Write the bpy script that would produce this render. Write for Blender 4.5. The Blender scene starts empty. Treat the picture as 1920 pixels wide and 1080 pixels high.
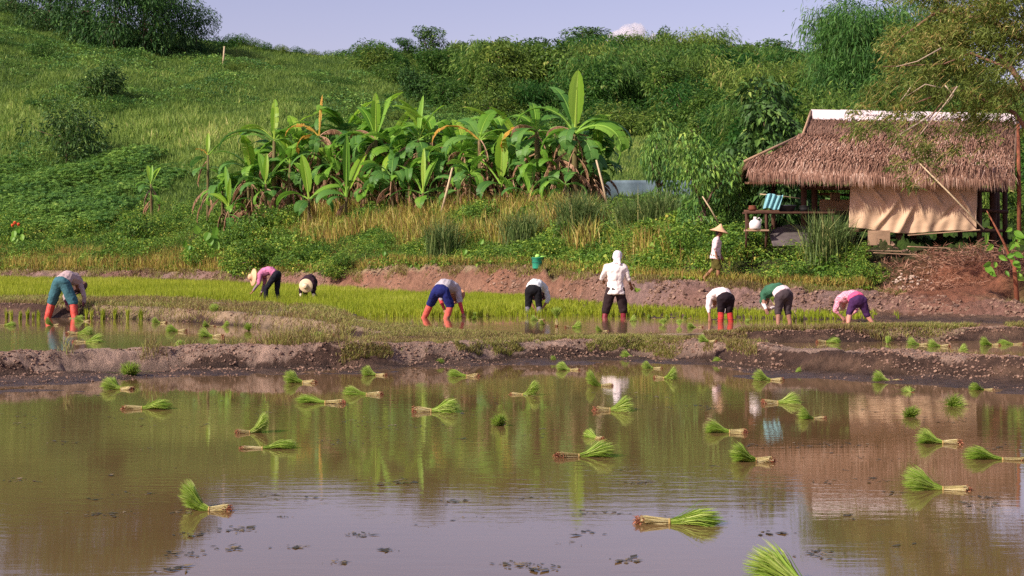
import bpy, bmesh, math, random
import numpy as np
from mathutils import Vector, Matrix
FP = 2800.0; CH = 1.68; HY = 480.0
rng = np.random.default_rng(11); random.seed(5)
SC = bpy.context.scene; COL = SC.collection
SUN = Vector((-0.66, -0.50, 0.60)).normalized()

# ------------------------------------------------------------------ helpers
def srgb(r, g, b):
    f = lambda c: (c/255/12.92) if c/255 <= .04045 else ((c/255+.055)/1.055)**2.4
    return (f(r), f(g), f(b))
def pt(px, py, D):
    return Vector(((px-960)*D/FP, D, CH-(py-HY)*D/FP))
def gd(py, z):
    return FP*(CH-z)/(py-HY)
def tag(o, label=None, cat=None, group=None, kind=None):
    if label: o['label'] = label
    if cat: o['category'] = cat
    if group: o['group'] = group
    if kind: o['kind'] = kind
    return o
def link(name, me, mat=None, parent=None, loc=None):
    o = bpy.data.objects.new(name, me); COL.objects.link(o)
    if mat is not None and me is not None:
        for m in (mat if isinstance(mat, (list, tuple)) else [mat]): me.materials.append(m)
    if parent is not None: o.parent = parent
    if loc is not None: o.location = loc
    return o
def empty(name, label, cat, loc=(0, 0, 0), rz=0, group=None, s=1):
    o = bpy.data.objects.new(name, None); COL.objects.link(o)
    o.empty_display_size = .1; o.location = loc; o.rotation_euler = (0, 0, rz); o.scale = (s, s, s)
    return tag(o, label, cat, group)
def copy_tree(o, parent=None):
    c = o.copy(); COL.objects.link(c)
    if parent is not None: c.parent = parent
    for ch in list(o.children): copy_tree(ch, c)
    return c
def npmesh(name, V, Q=None, T=None, rnd=None, smooth=False, col=None, midx=None):
    """mesh from numpy arrays; rnd = one float per face (quads first, then triangles)"""
    V = np.asarray(V, np.float32).reshape(-1, 3)
    fs = []; 
    Q = np.zeros((0, 4), np.int32) if Q is None else np.asarray(Q, np.int32).reshape(-1, 4)
    T = np.zeros((0, 3), np.int32) if T is None else np.asarray(T, np.int32).reshape(-1, 3)
    me = bpy.data.meshes.new(name)
    me.vertices.add(len(V)); me.vertices.foreach_set('co', V.ravel())
    loops = np.concatenate([Q.ravel(), T.ravel()]).astype(np.int32)
    me.loops.add(len(loops)); me.loops.foreach_set('vertex_index', loops)
    st = np.concatenate([np.arange(len(Q))*4, len(Q)*4+np.arange(len(T))*3]).astype(np.int32)
    me.polygons.add(len(st)); me.polygons.foreach_set('loop_start', st)
    if midx is not None: me.polygons.foreach_set('material_index', np.asarray(midx, np.int32))
    me.update(calc_edges=True)
    me.polygons.foreach_set('use_smooth', np.full(len(st), smooth, dtype=bool))
    if rnd is not None:
        a = me.attributes.new('rnd', 'FLOAT', 'FACE'); a.data.foreach_set('value', np.asarray(rnd, np.float32))
    if col is not None:
        a = me.attributes.new('col', 'FLOAT_COLOR', 'POINT')
        c = np.ones((len(V), 4), np.float32); c[:, :3] = col; a.data.foreach_set('color', c.ravel())
    return me
class Acc:
    """collects numpy pieces into one mesh"""
    def __init__(s): s.V=[]; s.Q=[]; s.T=[]; s.rq=[]; s.rt=[]; s.n=0
    def add(s, V, Q=None, T=None, rq=None, rt=None):
        V = np.asarray(V, np.float32).reshape(-1, 3)
        s.V.append(V)
        if Q is not None and len(Q):
            s.Q.append(np.asarray(Q)+s.n); s.rq.append(np.full(len(Q), .5) if rq is None else np.broadcast_to(rq, (len(Q),)))
        if T is not None and len(T):
            s.T.append(np.asarray(T)+s.n); s.rt.append(np.full(len(T), .5) if rt is None else np.broadcast_to(rt, (len(T),)))
        s.n += len(V); return s
    def mesh(s, name, smooth=False):
        Q = np.concatenate(s.Q) if s.Q else None; T = np.concatenate(s.T) if s.T else None
        r = np.concatenate(s.rq+s.rt) if (s.rq or s.rt) else None
        return npmesh(name, np.concatenate(s.V), Q, T, r, smooth)
# value noise ---------------------------------------------------------
_tab = rng.random((256, 256)).astype(np.float32)
def vn(x, y, seed=0):
    x = np.asarray(x, float)+seed*17.3; y = np.asarray(y, float)+seed*31.7
    xi = np.floor(x).astype(int); yi = np.floor(y).astype(int); fx = x-xi; fy = y-yi
    fx = fx*fx*(3-2*fx); fy = fy*fy*(3-2*fy)
    a = _tab[xi & 255, yi & 255]; b = _tab[(xi+1) & 255, yi & 255]
    c = _tab[xi & 255, (yi+1) & 255]; d = _tab[(xi+1) & 255, (yi+1) & 255]
    return (a*(1-fx)+b*fx)*(1-fy)+(c*(1-fx)+d*fx)*fy
def fbm(x, y, o=4, seed=0):
    s = 0; a = .5; t = 0
    for i in range(o):
        s = s+a*vn(x, y, seed+i); t += a; a *= .5; x = np.asarray(x)*2.03; y = np.asarray(y)*2.03
    return s/t*2-1
# materials -----------------------------------------------------------
def nt(name):
    m = bpy.data.materials.new(name); m.use_nodes = True
    t = m.node_tree; b = t.nodes['Principled BSDF']; return m, t, b
def ramp(t, stops, fac=None, interp='LINEAR'):
    r = t.nodes.new('ShaderNodeValToRGB'); r.color_ramp.interpolation = interp
    e = r.color_ramp.elements
    while len(e) > 1: e.remove(e[-1])
    e[0].position = stops[0][0]; e[0].color = (*stops[0][1], 1)
    for p, c in stops[1:]:
        k = e.new(p); k.color = (*c, 1)
    if fac is not None: t.links.new(fac, r.inputs[0])
    return r
def noise(t, scale, detail=4, rough=.6, coords='Object', vec=None, sc=None):
    n = t.nodes.new('ShaderNodeTexNoise'); n.inputs['Scale'].default_value = scale
    n.inputs['Detail'].default_value = detail; n.inputs['Roughness'].default_value = rough
    tc = t.nodes.new('ShaderNodeTexCoord'); src = tc.outputs[coords]
    if sc:
        mp = t.nodes.new('ShaderNodeMapping'); mp.inputs['Scale'].default_value = sc
        t.links.new(src, mp.inputs[0]); src = mp.outputs[0]
    t.links.new(src, n.inputs['Vector']); return n
def mixc(t, a, b, fac, mode='MIX'):
    m = t.nodes.new('ShaderNodeMix'); m.data_type = 'RGBA'; m.blend_type = mode
    for s, v in ((6, a), (7, b)):
        if isinstance(v, tuple): m.inputs[s].default_value = (*v, 1)
        else: t.links.new(v, m.inputs[s])
    if isinstance(fac, (int, float)): m.inputs[0].default_value = fac
    else: t.links.new(fac, m.inputs[0])
    return m.outputs[2]
def bump(t, b, h, strength=.5, dist=.02):
    n = t.nodes.new('ShaderNodeBump'); n.inputs['Strength'].default_value = strength
    n.inputs['Distance'].default_value = dist; t.links.new(h, n.inputs['Height'])
    t.links.new(n.outputs[0], b.inputs['Normal'])
def leaf_mat(name, stops, transl=.35, rough=.55, objvar=.0, gain=1.0):
    """foliage: per-face random value picks the colour, some light passes through"""
    m, t, b = nt(name); stops = [(p, tuple(min(1, x*gain) for x in c)) for p, c in stops]
    a = t.nodes.new('ShaderNodeAttribute'); a.attribute_name = 'rnd'
    r = ramp(t, stops, a.outputs['Fac']); c = r.outputs[0]
    if objvar:
        oi = t.nodes.new('ShaderNodeObjectInfo')
        h = t.nodes.new('ShaderNodeHueSaturation')
        mr = t.nodes.new('ShaderNodeMapRange'); t.links.new(oi.outputs['Random'], mr.inputs[0])
        mr.inputs[3].default_value = 1-objvar; mr.inputs[4].default_value = 1+objvar
        t.links.new(mr.outputs[0], h.inputs['Value']); t.links.new(c, h.inputs['Color'])
        mr2 = t.nodes.new('ShaderNodeMapRange'); t.links.new(oi.outputs['Random'], mr2.inputs[0])
        mr2.inputs[3].default_value = .5+.035*objvar*4; mr2.inputs[4].default_value = .5-.03*objvar*4
        t.links.new(mr2.outputs[0], h.inputs['Hue'])
        c = h.outputs[0]
    t.links.new(c, b.inputs['Base Color']); b.inputs['Roughness'].default_value = rough
    b.inputs['Specular IOR Level'].default_value = .25
    tr = t.nodes.new('ShaderNodeBsdfTranslucent'); t.links.new(c, tr.inputs[0])
    mx = t.nodes.new('ShaderNodeMixShader'); mx.inputs[0].default_value = transl
    t.links.new(b.outputs[0], mx.inputs[1]); t.links.new(tr.outputs[0], mx.inputs[2])
    t.links.new(mx.outputs[0], t.nodes['Material Output'].inputs[0])
    return m
def muddy(name, c, rough=.6):
    m, t, b = nt(name); n = noise(t, 7, 5, .7); g = noise(t, 22, 3, .6)
    r = ramp(t, [(.42, tuple(x*.75 for x in c)), (.56, c), (.64, srgb(128, 96, 78))], n.outputs[0]); t.links.new(r.outputs[0], b.inputs['Base Color']); b.inputs['Roughness'].default_value = rough; bump(t, b, g.outputs[0], .5, .01); return m
def plain(name, c, rough=.8, var=.25, scale=12, metal=0, bmp=.3, spec=.3, sc=None, c2=None):
    m, t, b = nt(name)
    n = noise(t, scale, 5, .65, sc=sc)
    d = tuple(x*(1-var) for x in c) if c2 is None else c2
    u = tuple(min(1, x*(1+var)) for x in c)
    r = ramp(t, [(.3, d), (.7, u)], n.outputs[0])
    t.links.new(r.outputs[0], b.inputs['Base Color']); b.inputs['Roughness'].default_value = rough
    b.inputs['Metallic'].default_value = metal; b.inputs['Specular IOR Level'].default_value = spec
    if bmp: bump(t, b, n.outputs[0], bmp, .01)
    return m
# generic solid pieces -------------------------------------------------
def tube(pts, rad, n=8, cap=True):
    pts = [Vector(p) for p in pts]; V=[]; Q=[]; T=[]
    if not hasattr(rad, '__len__'): rad = [rad]*len(pts)
    if len(rad) != len(pts): rad = list(np.interp(np.linspace(0, 1, len(pts)), np.linspace(0, 1, len(rad)), rad))
    for i, p in enumerate(pts):
        d = (pts[min(i+1, len(pts)-1)]-pts[max(i-1, 0)]).normalized()
        u = d.cross(Vector((0, 0, 1)) if abs(d.z) < .9 else Vector((0, 1, 0))).normalized(); v = d.cross(u)
        for k in range(n):
            a = 2*math.pi*k/n; V.append(p+(u*math.cos(a)+v*math.sin(a))*rad[i])
    for i in range(len(pts)-1):
        for k in range(n):
            a = i*n+k; b = i*n+(k+1) % n; Q.append((a, b, b+n, a+n))
    if cap:
        for base, p, fl in ((0, pts[0], 1), ((len(pts)-1)*n, pts[-1], 0)):
            V.append(p); c = len(V)-1
            for k in range(n):
                a, b = base+k, base+(k+1) % n
                T.append((b, a, c) if fl else (a, b, c))
    return np.array([tuple(v) for v in V]), np.array(Q), (np.array(T) if T else None)
def boxes(lst):
    """lst of (cx,cy,cz,sx,sy,sz[,rz]) -> arrays"""
    A = Acc()
    for b in lst:
        cx, cy, cz, sx, sy, sz = b[:6]; r = b[6] if len(b) > 6 else 0
        V = np.array([(x*sx/2, y*sy/2, z*sz/2) for x in (-1, 1) for y in (-1, 1) for z in (-1, 1)])
        c, s = math.cos(r), math.sin(r)
        V = np.stack([V[:, 0]*c-V[:, 1]*s+cx, V[:, 0]*s+V[:, 1]*c+cy, V[:, 2]+cz], 1)
        A.add(V, [(0, 1, 3, 2), (4, 6, 7, 5), (0, 4, 5, 1), (2, 3, 7, 6), (0, 2, 6, 4), (1, 5, 7, 3)])
    return A
def bevel(o, w=.01, seg=2):
    m = o.modifiers.new('bevel', 'BEVEL'); m.width = w; m.segments = seg; m.limit_method = 'ANGLE'
    return o
def lathe(prof, n=24, wob=0):
    V=[]; Q=[]
    for i, (r, z) in enumerate(prof):
        for k in range(n):
            a = 2*math.pi*k/n; w = 1+wob*math.sin(3*a+1)
            V.append((r*w*math.cos(a), r*w*math.sin(a), z))
    for i in range(len(prof)-1):
        for k in range(n):
            Q.append((i*n+k, i*n+(k+1) % n, (i+1)*n+(k+1) % n, (i+1)*n+k))
    return np.array(V), np.array(Q)
# leaf and blade fields ------------------------------------------------
def unit(v): return v/np.maximum(np.linalg.norm(v, axis=-1, keepdims=True), 1e-9)
def diamonds(A, base, d, L, W, rnd, droop=.15, side=None):
    n = len(base); L = np.broadcast_to(L, (n,))[:, None]; W = np.broadcast_to(W, (n,))[:, None]
    d = unit(d)
    if side is None: side = np.cross(d, unit(rng.normal(size=(n, 3))))
    side = unit(side)
    V = np.stack([base, base+d*L*.45+side*W/2, base+d*L-np.array([0, 0, 1])*L*droop, base+d*L*.45-side*W/2], 1)
    A.add(V.reshape(-1, 3), np.arange(n*4).reshape(-1, 4), rq=rnd)
def blades(A, base, h, w, az, lean, rnd, seg=2):
    n = len(base); h = np.broadcast_to(h, (n,)); w = np.broadcast_to(w, (n,)); lean = np.broadcast_to(lean, (n,))
    out = np.stack([np.cos(az), np.sin(az), np.zeros(n)], 1); sa = az+rng.uniform(-1.2, 1.2, n)+math.pi/2
    sd = np.stack([np.cos(sa), np.sin(sa), np.zeros(n)], 1)*w[:, None]/2
    up = np.array([0, 0, 1.])
    mid = base+up*(h*.6)[:, None]+out*(h*lean*.35)[:, None]
    tip = base+up*(h*(1-.35*lean*lean))[:, None]+out*(h*lean)[:, None]
    if seg == 2:
        V = np.stack([base-sd*.7, base+sd*.7, mid+sd, mid-sd, tip], 1).reshape(-1, 3)
        i = np.arange(n)[:, None]*5
        A.add(V, i+np.array([[0, 1, 2, 3]]), i+np.array([[3, 2, 4]]), rnd, rnd)
    else:
        V = np.stack([base-sd, base+sd, tip], 1).reshape(-1, 3)
        A.add(V, None, np.arange(n)[:, None]*3+np.array([[0, 1, 2]]), rt=rnd)

# ------------------------------------------------------------------ ground
# key profiles: for a bearing (named by where it meets the picture), distance/height pairs of every terrace edge
CX = np.array([-500, 0, 300, 600, 720, 1000, 1200, 1320, 1450, 1650, 1920, 2500], float)
foot = [715, 708, 695, 690, 686, 673, 668, 675, 690, 700, 716, 735]
crest= [.27, .27, .27, .33, .30, .25, .26, .28, .28, .28, .28, .28]
innz = [.06, .06, .06, .08, .23, .23, .24, .25, .06, .06, .06, .06]
innD = [37.5, 36.6, 34, 28, 27, 25.6, 26.3, 25.5, 25.4, 25.6, 26.3, 27.2]
b2z  = [.50, .50, .48, .42, .28, .24, .25, .32, .40, .41, .41, .41]
b2D  = [43, 43, 41, 36, 30, 26.4, 27.1, 26.4, 26.4, 26.6, 27.3, 28.3]
fldz = [.42, .42, .40, .30, .08, .08, .08, .08, .08, .08, .10, .1]
bkD  = [84, 78, 72, 60, 57, 50, 42, 40, 38.6, 37.5, 34.5, 32]
bkz  = [.5, .48, .44, .36, .26, .22, .21, .21, .21, .21, .24, .24]
bkty = [505, 507, 509, 510, 492, 500, 522, 530, 541, 549, 572, 590]
hillp = [
 [(90,470),(98,425),(115,335),(140,205),(165,60),(185,-30),(240,-30)],
 [(86,472),(94,425),(110,335),(135,205),(160,75),(180,12),(240,0)],
 [(80,475),(88,420),(105,335),(130,230),(155,135),(180,70),(240,68)],
 [(66,465),(72,415),(90,355),(115,265),(145,175),(175,108),(240,104)],
 [(63,465),(69,410),(90,355),(115,285),(145,195),(180,114),(240,108)],
 [(56,468),(62,408),(85,355),(115,295),(150,220),(190,140),(240,115)],
 [(46,490),(55,430),(80,355),(110,305),(150,220),(190,145),(240,125)],
 [(43,500),(52,440),(75,375),(110,305),(150,220),(190,150),(240,130)],
 [(42,498),(49,468),(62,440),(90,350),(130,240),(180,160),(240,140)],
 [(40.8,498),(42.6,468),(49,466),(70,410),(110,280),(170,165),(240,150)],
 [(37.8,525),(42,476),(49,466),(70,410),(110,280),(170,175),(240,160)],
 [(36,540),(42,480),(49,466),(70,410),(110,290),(170,185),(240,170)]]
DK = []; ZK = []
for i in range(len(CX)):
    D3 = gd(foot[i], .03); r = [(2, -.35), (D3-4.5, -.055), (D3-1.2, -.006), (D3, .03), (D3+.22, crest[i]), (D3+.8, crest[i]+.02)]
    r += [(D3+1.25 if innz[i] < .12 else D3+1.6, innz[i]), (innD[i], innz[i]), (innD[i]+(.3 if CX[i] > 1250 else .6), b2z[i]), (b2D[i], b2z[i]), (b2D[i]+.5, fldz[i])]
    D = bkD[i]; zt_ = CH-(bkty[i]-HY)*(D+1.3)/FP
    r += [(D, bkz[i]), (D+.45, bkz[i]+.55*(zt_-bkz[i])), (D+1.3, zt_), (D+2.6, zt_-.02)]
    for d, y in hillp[i]: r.append((d, CH-(y-HY)*d/FP))
    r.append((700, r[-1][1]-4))
    DK.append([a for a, b in r]); ZK.append([b for a, b in r])
DK = np.array(DK, float); ZK = np.array(ZK, float); NK = DK.shape[1]
for k in range(1, NK):
    assert (DK[:, k] > DK[:, k-1]).all(), (k, DK[:, k-1:k+1])
def prof(px):
    px = np.clip(np.asarray(px, float), CX[0], CX[-1])
    return (np.stack([np.interp(px, CX, DK[:, k]) for k in range(NK)], -1),
            np.stack([np.interp(px, CX, ZK[:, k]) for k in range(NK)], -1))
def seg_of(px, D, pr=None):
    dk, zk = prof(px) if pr is None else pr
    s = np.clip((D[..., None] >= dk).sum(-1)-1, 0, NK-2)
    d0 = np.take_along_axis(dk, s[..., None], -1)[..., 0]; d1 = np.take_along_axis(dk, s[..., None]+1, -1)[..., 0]
    z0 = np.take_along_axis(zk, s[..., None], -1)[..., 0]; z1 = np.take_along_axis(zk, s[..., None]+1, -1)[..., 0]
    t = np.clip((D-d0)/(d1-d0), 0, 1); return s, t, z0+(z1-z0)*t
def roughness_amp(s, t):
    """how lumpy each band of the profile is"""
    amp = np.array([.01, .015, .03, .13, .11, .06, .02, .05, .04, .04, .02, .30, .34, .10, .15, .35, .6, .9, 1.0, 1.0, .6, .5])
    a0 = amp[s]; a1 = amp[np.minimum(s+1, len(amp)-1)]; return a0+(a1-a0)*np.clip(t*1.0, 0, 1)*.5
def ground_z(px, D, fine=True):
    px = np.asarray(px, float); D = np.asarray(D, float)
    X = (px-960)*D/FP
    # wander the edges a little so that no terrace line is ruled straight
    Dw = D+.5*fbm(X*.28, X*0+3.3, 3, 5)*np.clip((D-17)/4, 0, 1)*np.clip(D/25, .5, 2)+.16*fbm(X*1.3, D*.8, 3, 9)
    s, t, z = seg_of(px, Dw)
    a = roughness_amp(s, t)
    far = np.clip((D-60)/60, 0, 1)
    z = z+a*(fbm(X*2.2, D*2.2, 5, 2)*.75*(1-far)+fbm(X*.13, D*.13, 4, 4)*.8*far)
    if fine:
        r = 1-np.abs(fbm(X*4.5, D*4.5, 3, 21)); z = z+a*.55*(r-.75)*(1-far)*(a > .03)+a*.34*(.6-np.abs(fbm(X*13, D*13, 2, 27)))*(1-far)*(a > .03)*(D < 48)
    # shallow mud banks that break the surface near the far shore
    m = (s == 1)|(s == 2)
    z = z+m*.055*np.clip(fbm(X*.45, D*1.3, 5, 33)-.06, -.6, .45)
    return z
def ground_pt(px, D):
    px = np.asarray(px, float); D = np.asarray(D, float)
    return np.stack([(px-960)*D/FP, D, ground_z(px, D)], -1)
def gz(px, D): return float(ground_z(np.array([px]), np.array([D]))[0])

pxs = np.concatenate([np.arange(-2600, -260, 60), np.arange(-260, -40, 12), np.arange(-40, 1961, 3.6), np.arange(1970, 2180, 12), np.arange(2200, 4500, 60)])
Ds = np.concatenate([np.arange(2, 16, .5), np.arange(16, 19, .12), np.arange(19, 31.5, .035), np.arange(31.5, 45, .07), np.arange(45, 66, .16), np.arange(66, 100, .4), np.arange(100, 260, 1.2), [280, 320, 400, 550, 700]])
PX, DD = np.meshgrid(pxs, Ds)
ss, tt, _ = seg_of(PX, DD+.3*fbm(PX*.01, DD, 3, 77))
ZZ = ground_z(PX, DD); XX = (PX-960)*DD/FP
mud = np.array(srgb(168, 142, 126)); mudd = np.array(srgb(114, 90, 74)); straw = np.array(srgb(158, 146, 92)); soil = np.array(srgb(66, 70, 38)); dry = np.array(srgb(150, 112, 92)); wet = np.array(srgb(86, 66, 56)); red = np.array(srgb(140, 92, 70)); grn = np.array(srgb(70, 100, 34))
band = [mudd, mudd, mudd, wet, mud, mud*.9+straw*.1, mudd, wet, mud*.7+straw*.3, mud*.6+straw*.4, mudd, dry, dry, mud*.6+straw*.4, soil, soil, grn*.7, grn*.8, grn*.8, grn*.8, grn*.8, grn*.8]
band = np.array(band)
colr = band[ss]
n1 = fbm(XX*1.2, DD*1.2, 5, 50)[..., None]; n2 = fbm(XX*6, DD*6, 4, 60)[..., None]; n3 = fbm(XX*.3, DD*.3, 3, 70)[..., None]
near = (ss < 14)[..., None]
colr = np.where(near, colr*(1+.35*n1+.38*n2), colr*(1+.3*n1))
bank = ((ss == 11)|(ss == 12))[..., None]
gry = np.clip((PX-1080)/120, 0, 1)[..., None]*.9+np.clip((640-PX)/80, 0, 1)[..., None]*.7; colr = np.where(bank, colr*(1-gry)+np.array(srgb(150, 126, 120))*(1+.38*n2)*gry, colr)
colr = np.where(bank, colr*(1-np.clip(n3+.05, 0, .5)) + red*np.clip(n3+.05, 0, .5), colr)
# bare red earth heap by the hut
rm = (np.exp(-((PX-1800)/110)**2-((DD-38.5)/2.0)**2))[..., None]
colr = colr*(1-np.clip(rm*1.6, 0, 1))+red*(1+.5*n2)*np.clip(rm*1.6, 0, 1)
ZZ = ZZ+.35*np.exp(-((PX-1830)/75)**2-((DD-38.2)/1.1)**2)
# trench below the hut and a scrape in the bank
ZZ = ZZ-.45*np.exp(-((PX-1040)/14)**2-((DD-bkD[5]-.1)/.8)**2)
# damp earth darkens where it touches water
wl = np.where(PX < 680, .20, np.where(PX > 1385, .20, -9)); 
damp = np.clip(1.15-(ZZ-0.0)/(.13+.10*fbm(XX*.9, DD*.9, 3, 44)), 0, 1)*(ss <= 4)
damp = np.maximum(damp, np.clip(1-(ZZ-wl)/.12, 0, 1)*((ss >= 6)&(ss <= 8))*(wl > 0))
damp = np.maximum(damp, np.clip(1-(ZZ-.20)/.10, 0, 1)*((ss >= 9)&(ss <= 11))*(PX > 600))
colr = colr*(1-.44*damp[..., None])
V = np.stack([XX, DD, ZZ], -1).reshape(-1, 3); ny, nx = PX.shape
I = np.arange(ny*nx).reshape(ny, nx)
Q = np.stack([I[:-1, :-1], I[:-1, 1:], I[1:, 1:], I[1:, :-1]], -1).reshape(-1, 4)
me = npmesh('ground', V, Q, None, smooth=True, col=np.clip(colr, .004, 1).reshape(-1, 3))
a = me.attributes.new('damp', 'FLOAT', 'POINT'); a.data.foreach_set('value', damp.ravel().astype(np.float32))
mg, t, b = nt('earth')
at = t.nodes.new('ShaderNodeAttribute'); at.attribute_name = 'col'
n = noise(t, 9, 8, .7); n_ = noise(t, 45, 4, .7)
r = ramp(t, [(.34, (.42, .38, .36)), (.5, (1, 1, 1)), (.66, (1.25, 1.22, 1.2))], n.outputs[0])
c = mixc(t, at.outputs['Color'], r.outputs[0], .7, 'MULTIPLY'); t.links.new(c, b.inputs['Base Color'])
ad = t.nodes.new('ShaderNodeAttribute'); ad.attribute_name = 'damp'
mr = t.nodes.new('ShaderNodeMapRange'); t.links.new(ad.outputs['Fac'], mr.inputs[0]); mr.inputs[3].default_value = .95; mr.inputs[4].default_value = .38
t.links.new(mr.outputs[0], b.inputs['Roughness'])
mt = t.nodes.new('ShaderNodeMath'); mt.operation = 'ADD'; t.links.new(n.outputs[0], mt.inputs[0]); t.links.new(n_.outputs[0], mt.inputs[1])
bump(t, b, mt.outputs[0], 1.0, .07); b.inputs['Specular IOR Level'].default_value = .3
tag(link('ground', me, mg), 'bare mud bunds, terraces, earth bank and hillside', None, None, 'structure')

# clods of mud crumbled along the bunds and the cut bank
def icos(n, px0, px1, d0, d1, s0, s1, A, thr=-1, sd=0, flat=.7):
    bmi = bmesh.new(); bmesh.ops.create_icosphere(bmi, subdivisions=1, radius=1); v = np.array([q.co[:] for q in bmi.verts]); f = np.array([[q.index for q in g.verts] for g in bmi.faces]); bmi.free()
    px = rng.uniform(px0, px1, n); D = d0(px)+(d1(px)-d0(px))*rng.random(n); X = (px-960)*D/FP; k = fbm(X*1.3, D*1.3, 3, 120+sd) > thr; px, D, X = px[k], D[k], X[k]; n = len(px)
    s = (s0+(s1-s0)*rng.random(n)**3)[:, None, None]; c = np.stack([X, D, ground_z(px, D)], -1)
    W = v[None]*(1+.45*rng.normal(size=(n, len(v), 1)).clip(-1.2, 1.2))*s*[1, 1, flat]+c[:, None]
    i = np.arange(n)[:, None, None]*len(v); A.add(W.reshape(-1, 3), None, (i+f[None]).reshape(-1, 3), rt=np.repeat(np.clip(rng.normal(size=n)*.25+.5, 0, 1), len(f)))
def K0(k, off=0.): return lambda px: np.interp(px, CX, DK[:, k])+off
A = Acc()
icos(15000, -60, 1980, K0(3, -.05), K0(5, .1), .005, .028, A, -.15)
icos(2500, -60, 1980, K0(2, .2), K0(3, .1), .006, .022, A, .0, 1)
icos(3000, 1340, 1980, K0(7, .1), K0(8, .3), .008, .03, A, -.2, 2)
icos(3000, -60, 900, K0(7, .1), K0(8, .5), .01, .038, A, -.1, 3)
icos(16000, -60, 1980, K0(11, -.25), K0(13, .2), .012, .065, A, -.15, 4)
icos(2500, 1640, 1980, K0(13, .0), K0(15, 2), .012, .07, A, -.1, 5)
mc_, t, b = nt('mud_clod'); a_ = t.nodes.new('ShaderNodeAttribute'); a_.attribute_name = 'rnd'
r = ramp(t, [(0, srgb(84, 62, 54)), (.5, srgb(132, 104, 88)), (1, srgb(156, 128, 110))], a_.outputs['Fac']); t.links.new(r.outputs[0], b.inputs['Base Color']); b.inputs['Roughness'].default_value = .9
n = noise(t, 40, 4, .7); bump(t, b, n.outputs[0], .6, .02)
tag(link('dirt_clods', A.mesh('dirt_clods'), mc_), 'crumbled mud clods lying on the bunds and the cut bank', 'clods', None, 'stuff')

# ------------------------------------------------------------------ water
def water_mat(name, c1, c2, wave=.13, rough=.025):
    m, t, b = nt(name)
    n = noise(t, .35, 4, .6); r = ramp(t, [(.3, c1), (.7, c2)], n.outputs[0]); t.links.new(r.outputs[0], b.inputs['Base Color'])
    b.inputs['Roughness'].default_value = rough; b.inputs['IOR'].default_value = 1.95; b.inputs['Specular IOR Level'].default_value = .5
    w1 = noise(t, 1.0, 3, .5, sc=(2.2, 9, 1)); w2 = noise(t, 1.0, 2, .5, sc=(14, 38, 1)); big = noise(t, .25, 2, .5)
    br = ramp(t, [(.38, (0.15,)*3), (.62, (1,)*3)], big.outputs[0])
    ad = t.nodes.new('ShaderNodeMath'); ad.operation = 'MULTIPLY_ADD'; t.links.new(w2.outputs[0], ad.inputs[0]); ad.inputs[1].default_value = .22; t.links.new(w1.outputs[0], ad.inputs[2])
    mu = t.nodes.new('ShaderNodeMath'); mu.operation = 'MULTIPLY'; t.links.new(ad.outputs[0], mu.inputs[0]); t.links.new(br.outputs[0], mu.inputs[1])
    bump(t, b, mu.outputs[0], wave, .012); return m
wm = water_mat('murky_water', srgb(104, 82, 54), srgb(116, 92, 60))
wm2 = water_mat('muddy_water', srgb(134, 108, 82), srgb(120, 98, 66), .2)
def sheet(name, z, pts, label, mat):
    V = [( (px-960)*D/FP, D, z) for px, D in pts]
    h = len(V)//2; Q = [(i, i+1, len(V)-2-i, len(V)-1-i) for i in range(h-1)]
    tag(link(name, npmesh(name, V, Q), mat), label, None, None, 'structure')
V = [(-22, -4, 0), (22, -4, 0)]
dk, _ = prof(CX)
pts = [(-2500, 2), (4300, 2)]
tag(link('water', npmesh('water', [(-30, -2, 0), (30, -2, 0), (30, 19, 0), (-30, 19, 0)]+[((px-960)*D/FP, D, 0) for px, D in zip(CX[::-1], dk[::-1, 3]+.25)], [(0, 1, 2, 3)]), wm), 'wide brown near paddy pond with floating rice bundles', None, None, 'structure')
# near sheet up to the first bund as one strip following the bund foot
o = bpy.data.objects['water']; bpy.data.objects.remove(o)
cx = np.array([-2600, -500, 0, 300, 600, 720, 1000, 1200, 1320, 1450, 1650, 1920, 2500, 4500]); fd = np.interp(cx, CX, dk[:, 3])+.5
near_ = [(p, 1.0) for p in cx]; far_ = [(p, d) for p, d in zip(cx, fd)][::-1]
sheet('water', 0.0, near_+far_, 'wide brown near paddy pond with floating rice bundles', wm)
def dki(k, px): return float(np.interp(px, CX, DK[:, k]))
xs = [-2600, -500, 0, 200, 400, 600, 672]
sheet('paddy_water', .20, [(p, dki(5, p)+.1) for p in xs]+[(p, dki(7, p)+.5) for p in xs][::-1], 'shallow paddy water in front of the left green seedbed', wm2)
xs = [1385, 1450, 1650, 1920, 2500, 4500]
sheet('strip_water', .20, [(p, dki(5, p)+.1) for p in xs]+[(p, dki(7, p)+.5) for p in xs][::-1], 'narrow strip of muddy water between two bunds at right', wm2)
xs = [600, 660, 720, 860, 1000, 1200, 1320, 1450, 1650, 1920, 2500, 4500]
sheet('field_water', .20, [(p, dki(9, p)+.1) for p in xs]+[(p, dki(11, p)+.5) for p in xs][::-1], 'flooded paddy below the mud bank where people plant', wm2)

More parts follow.
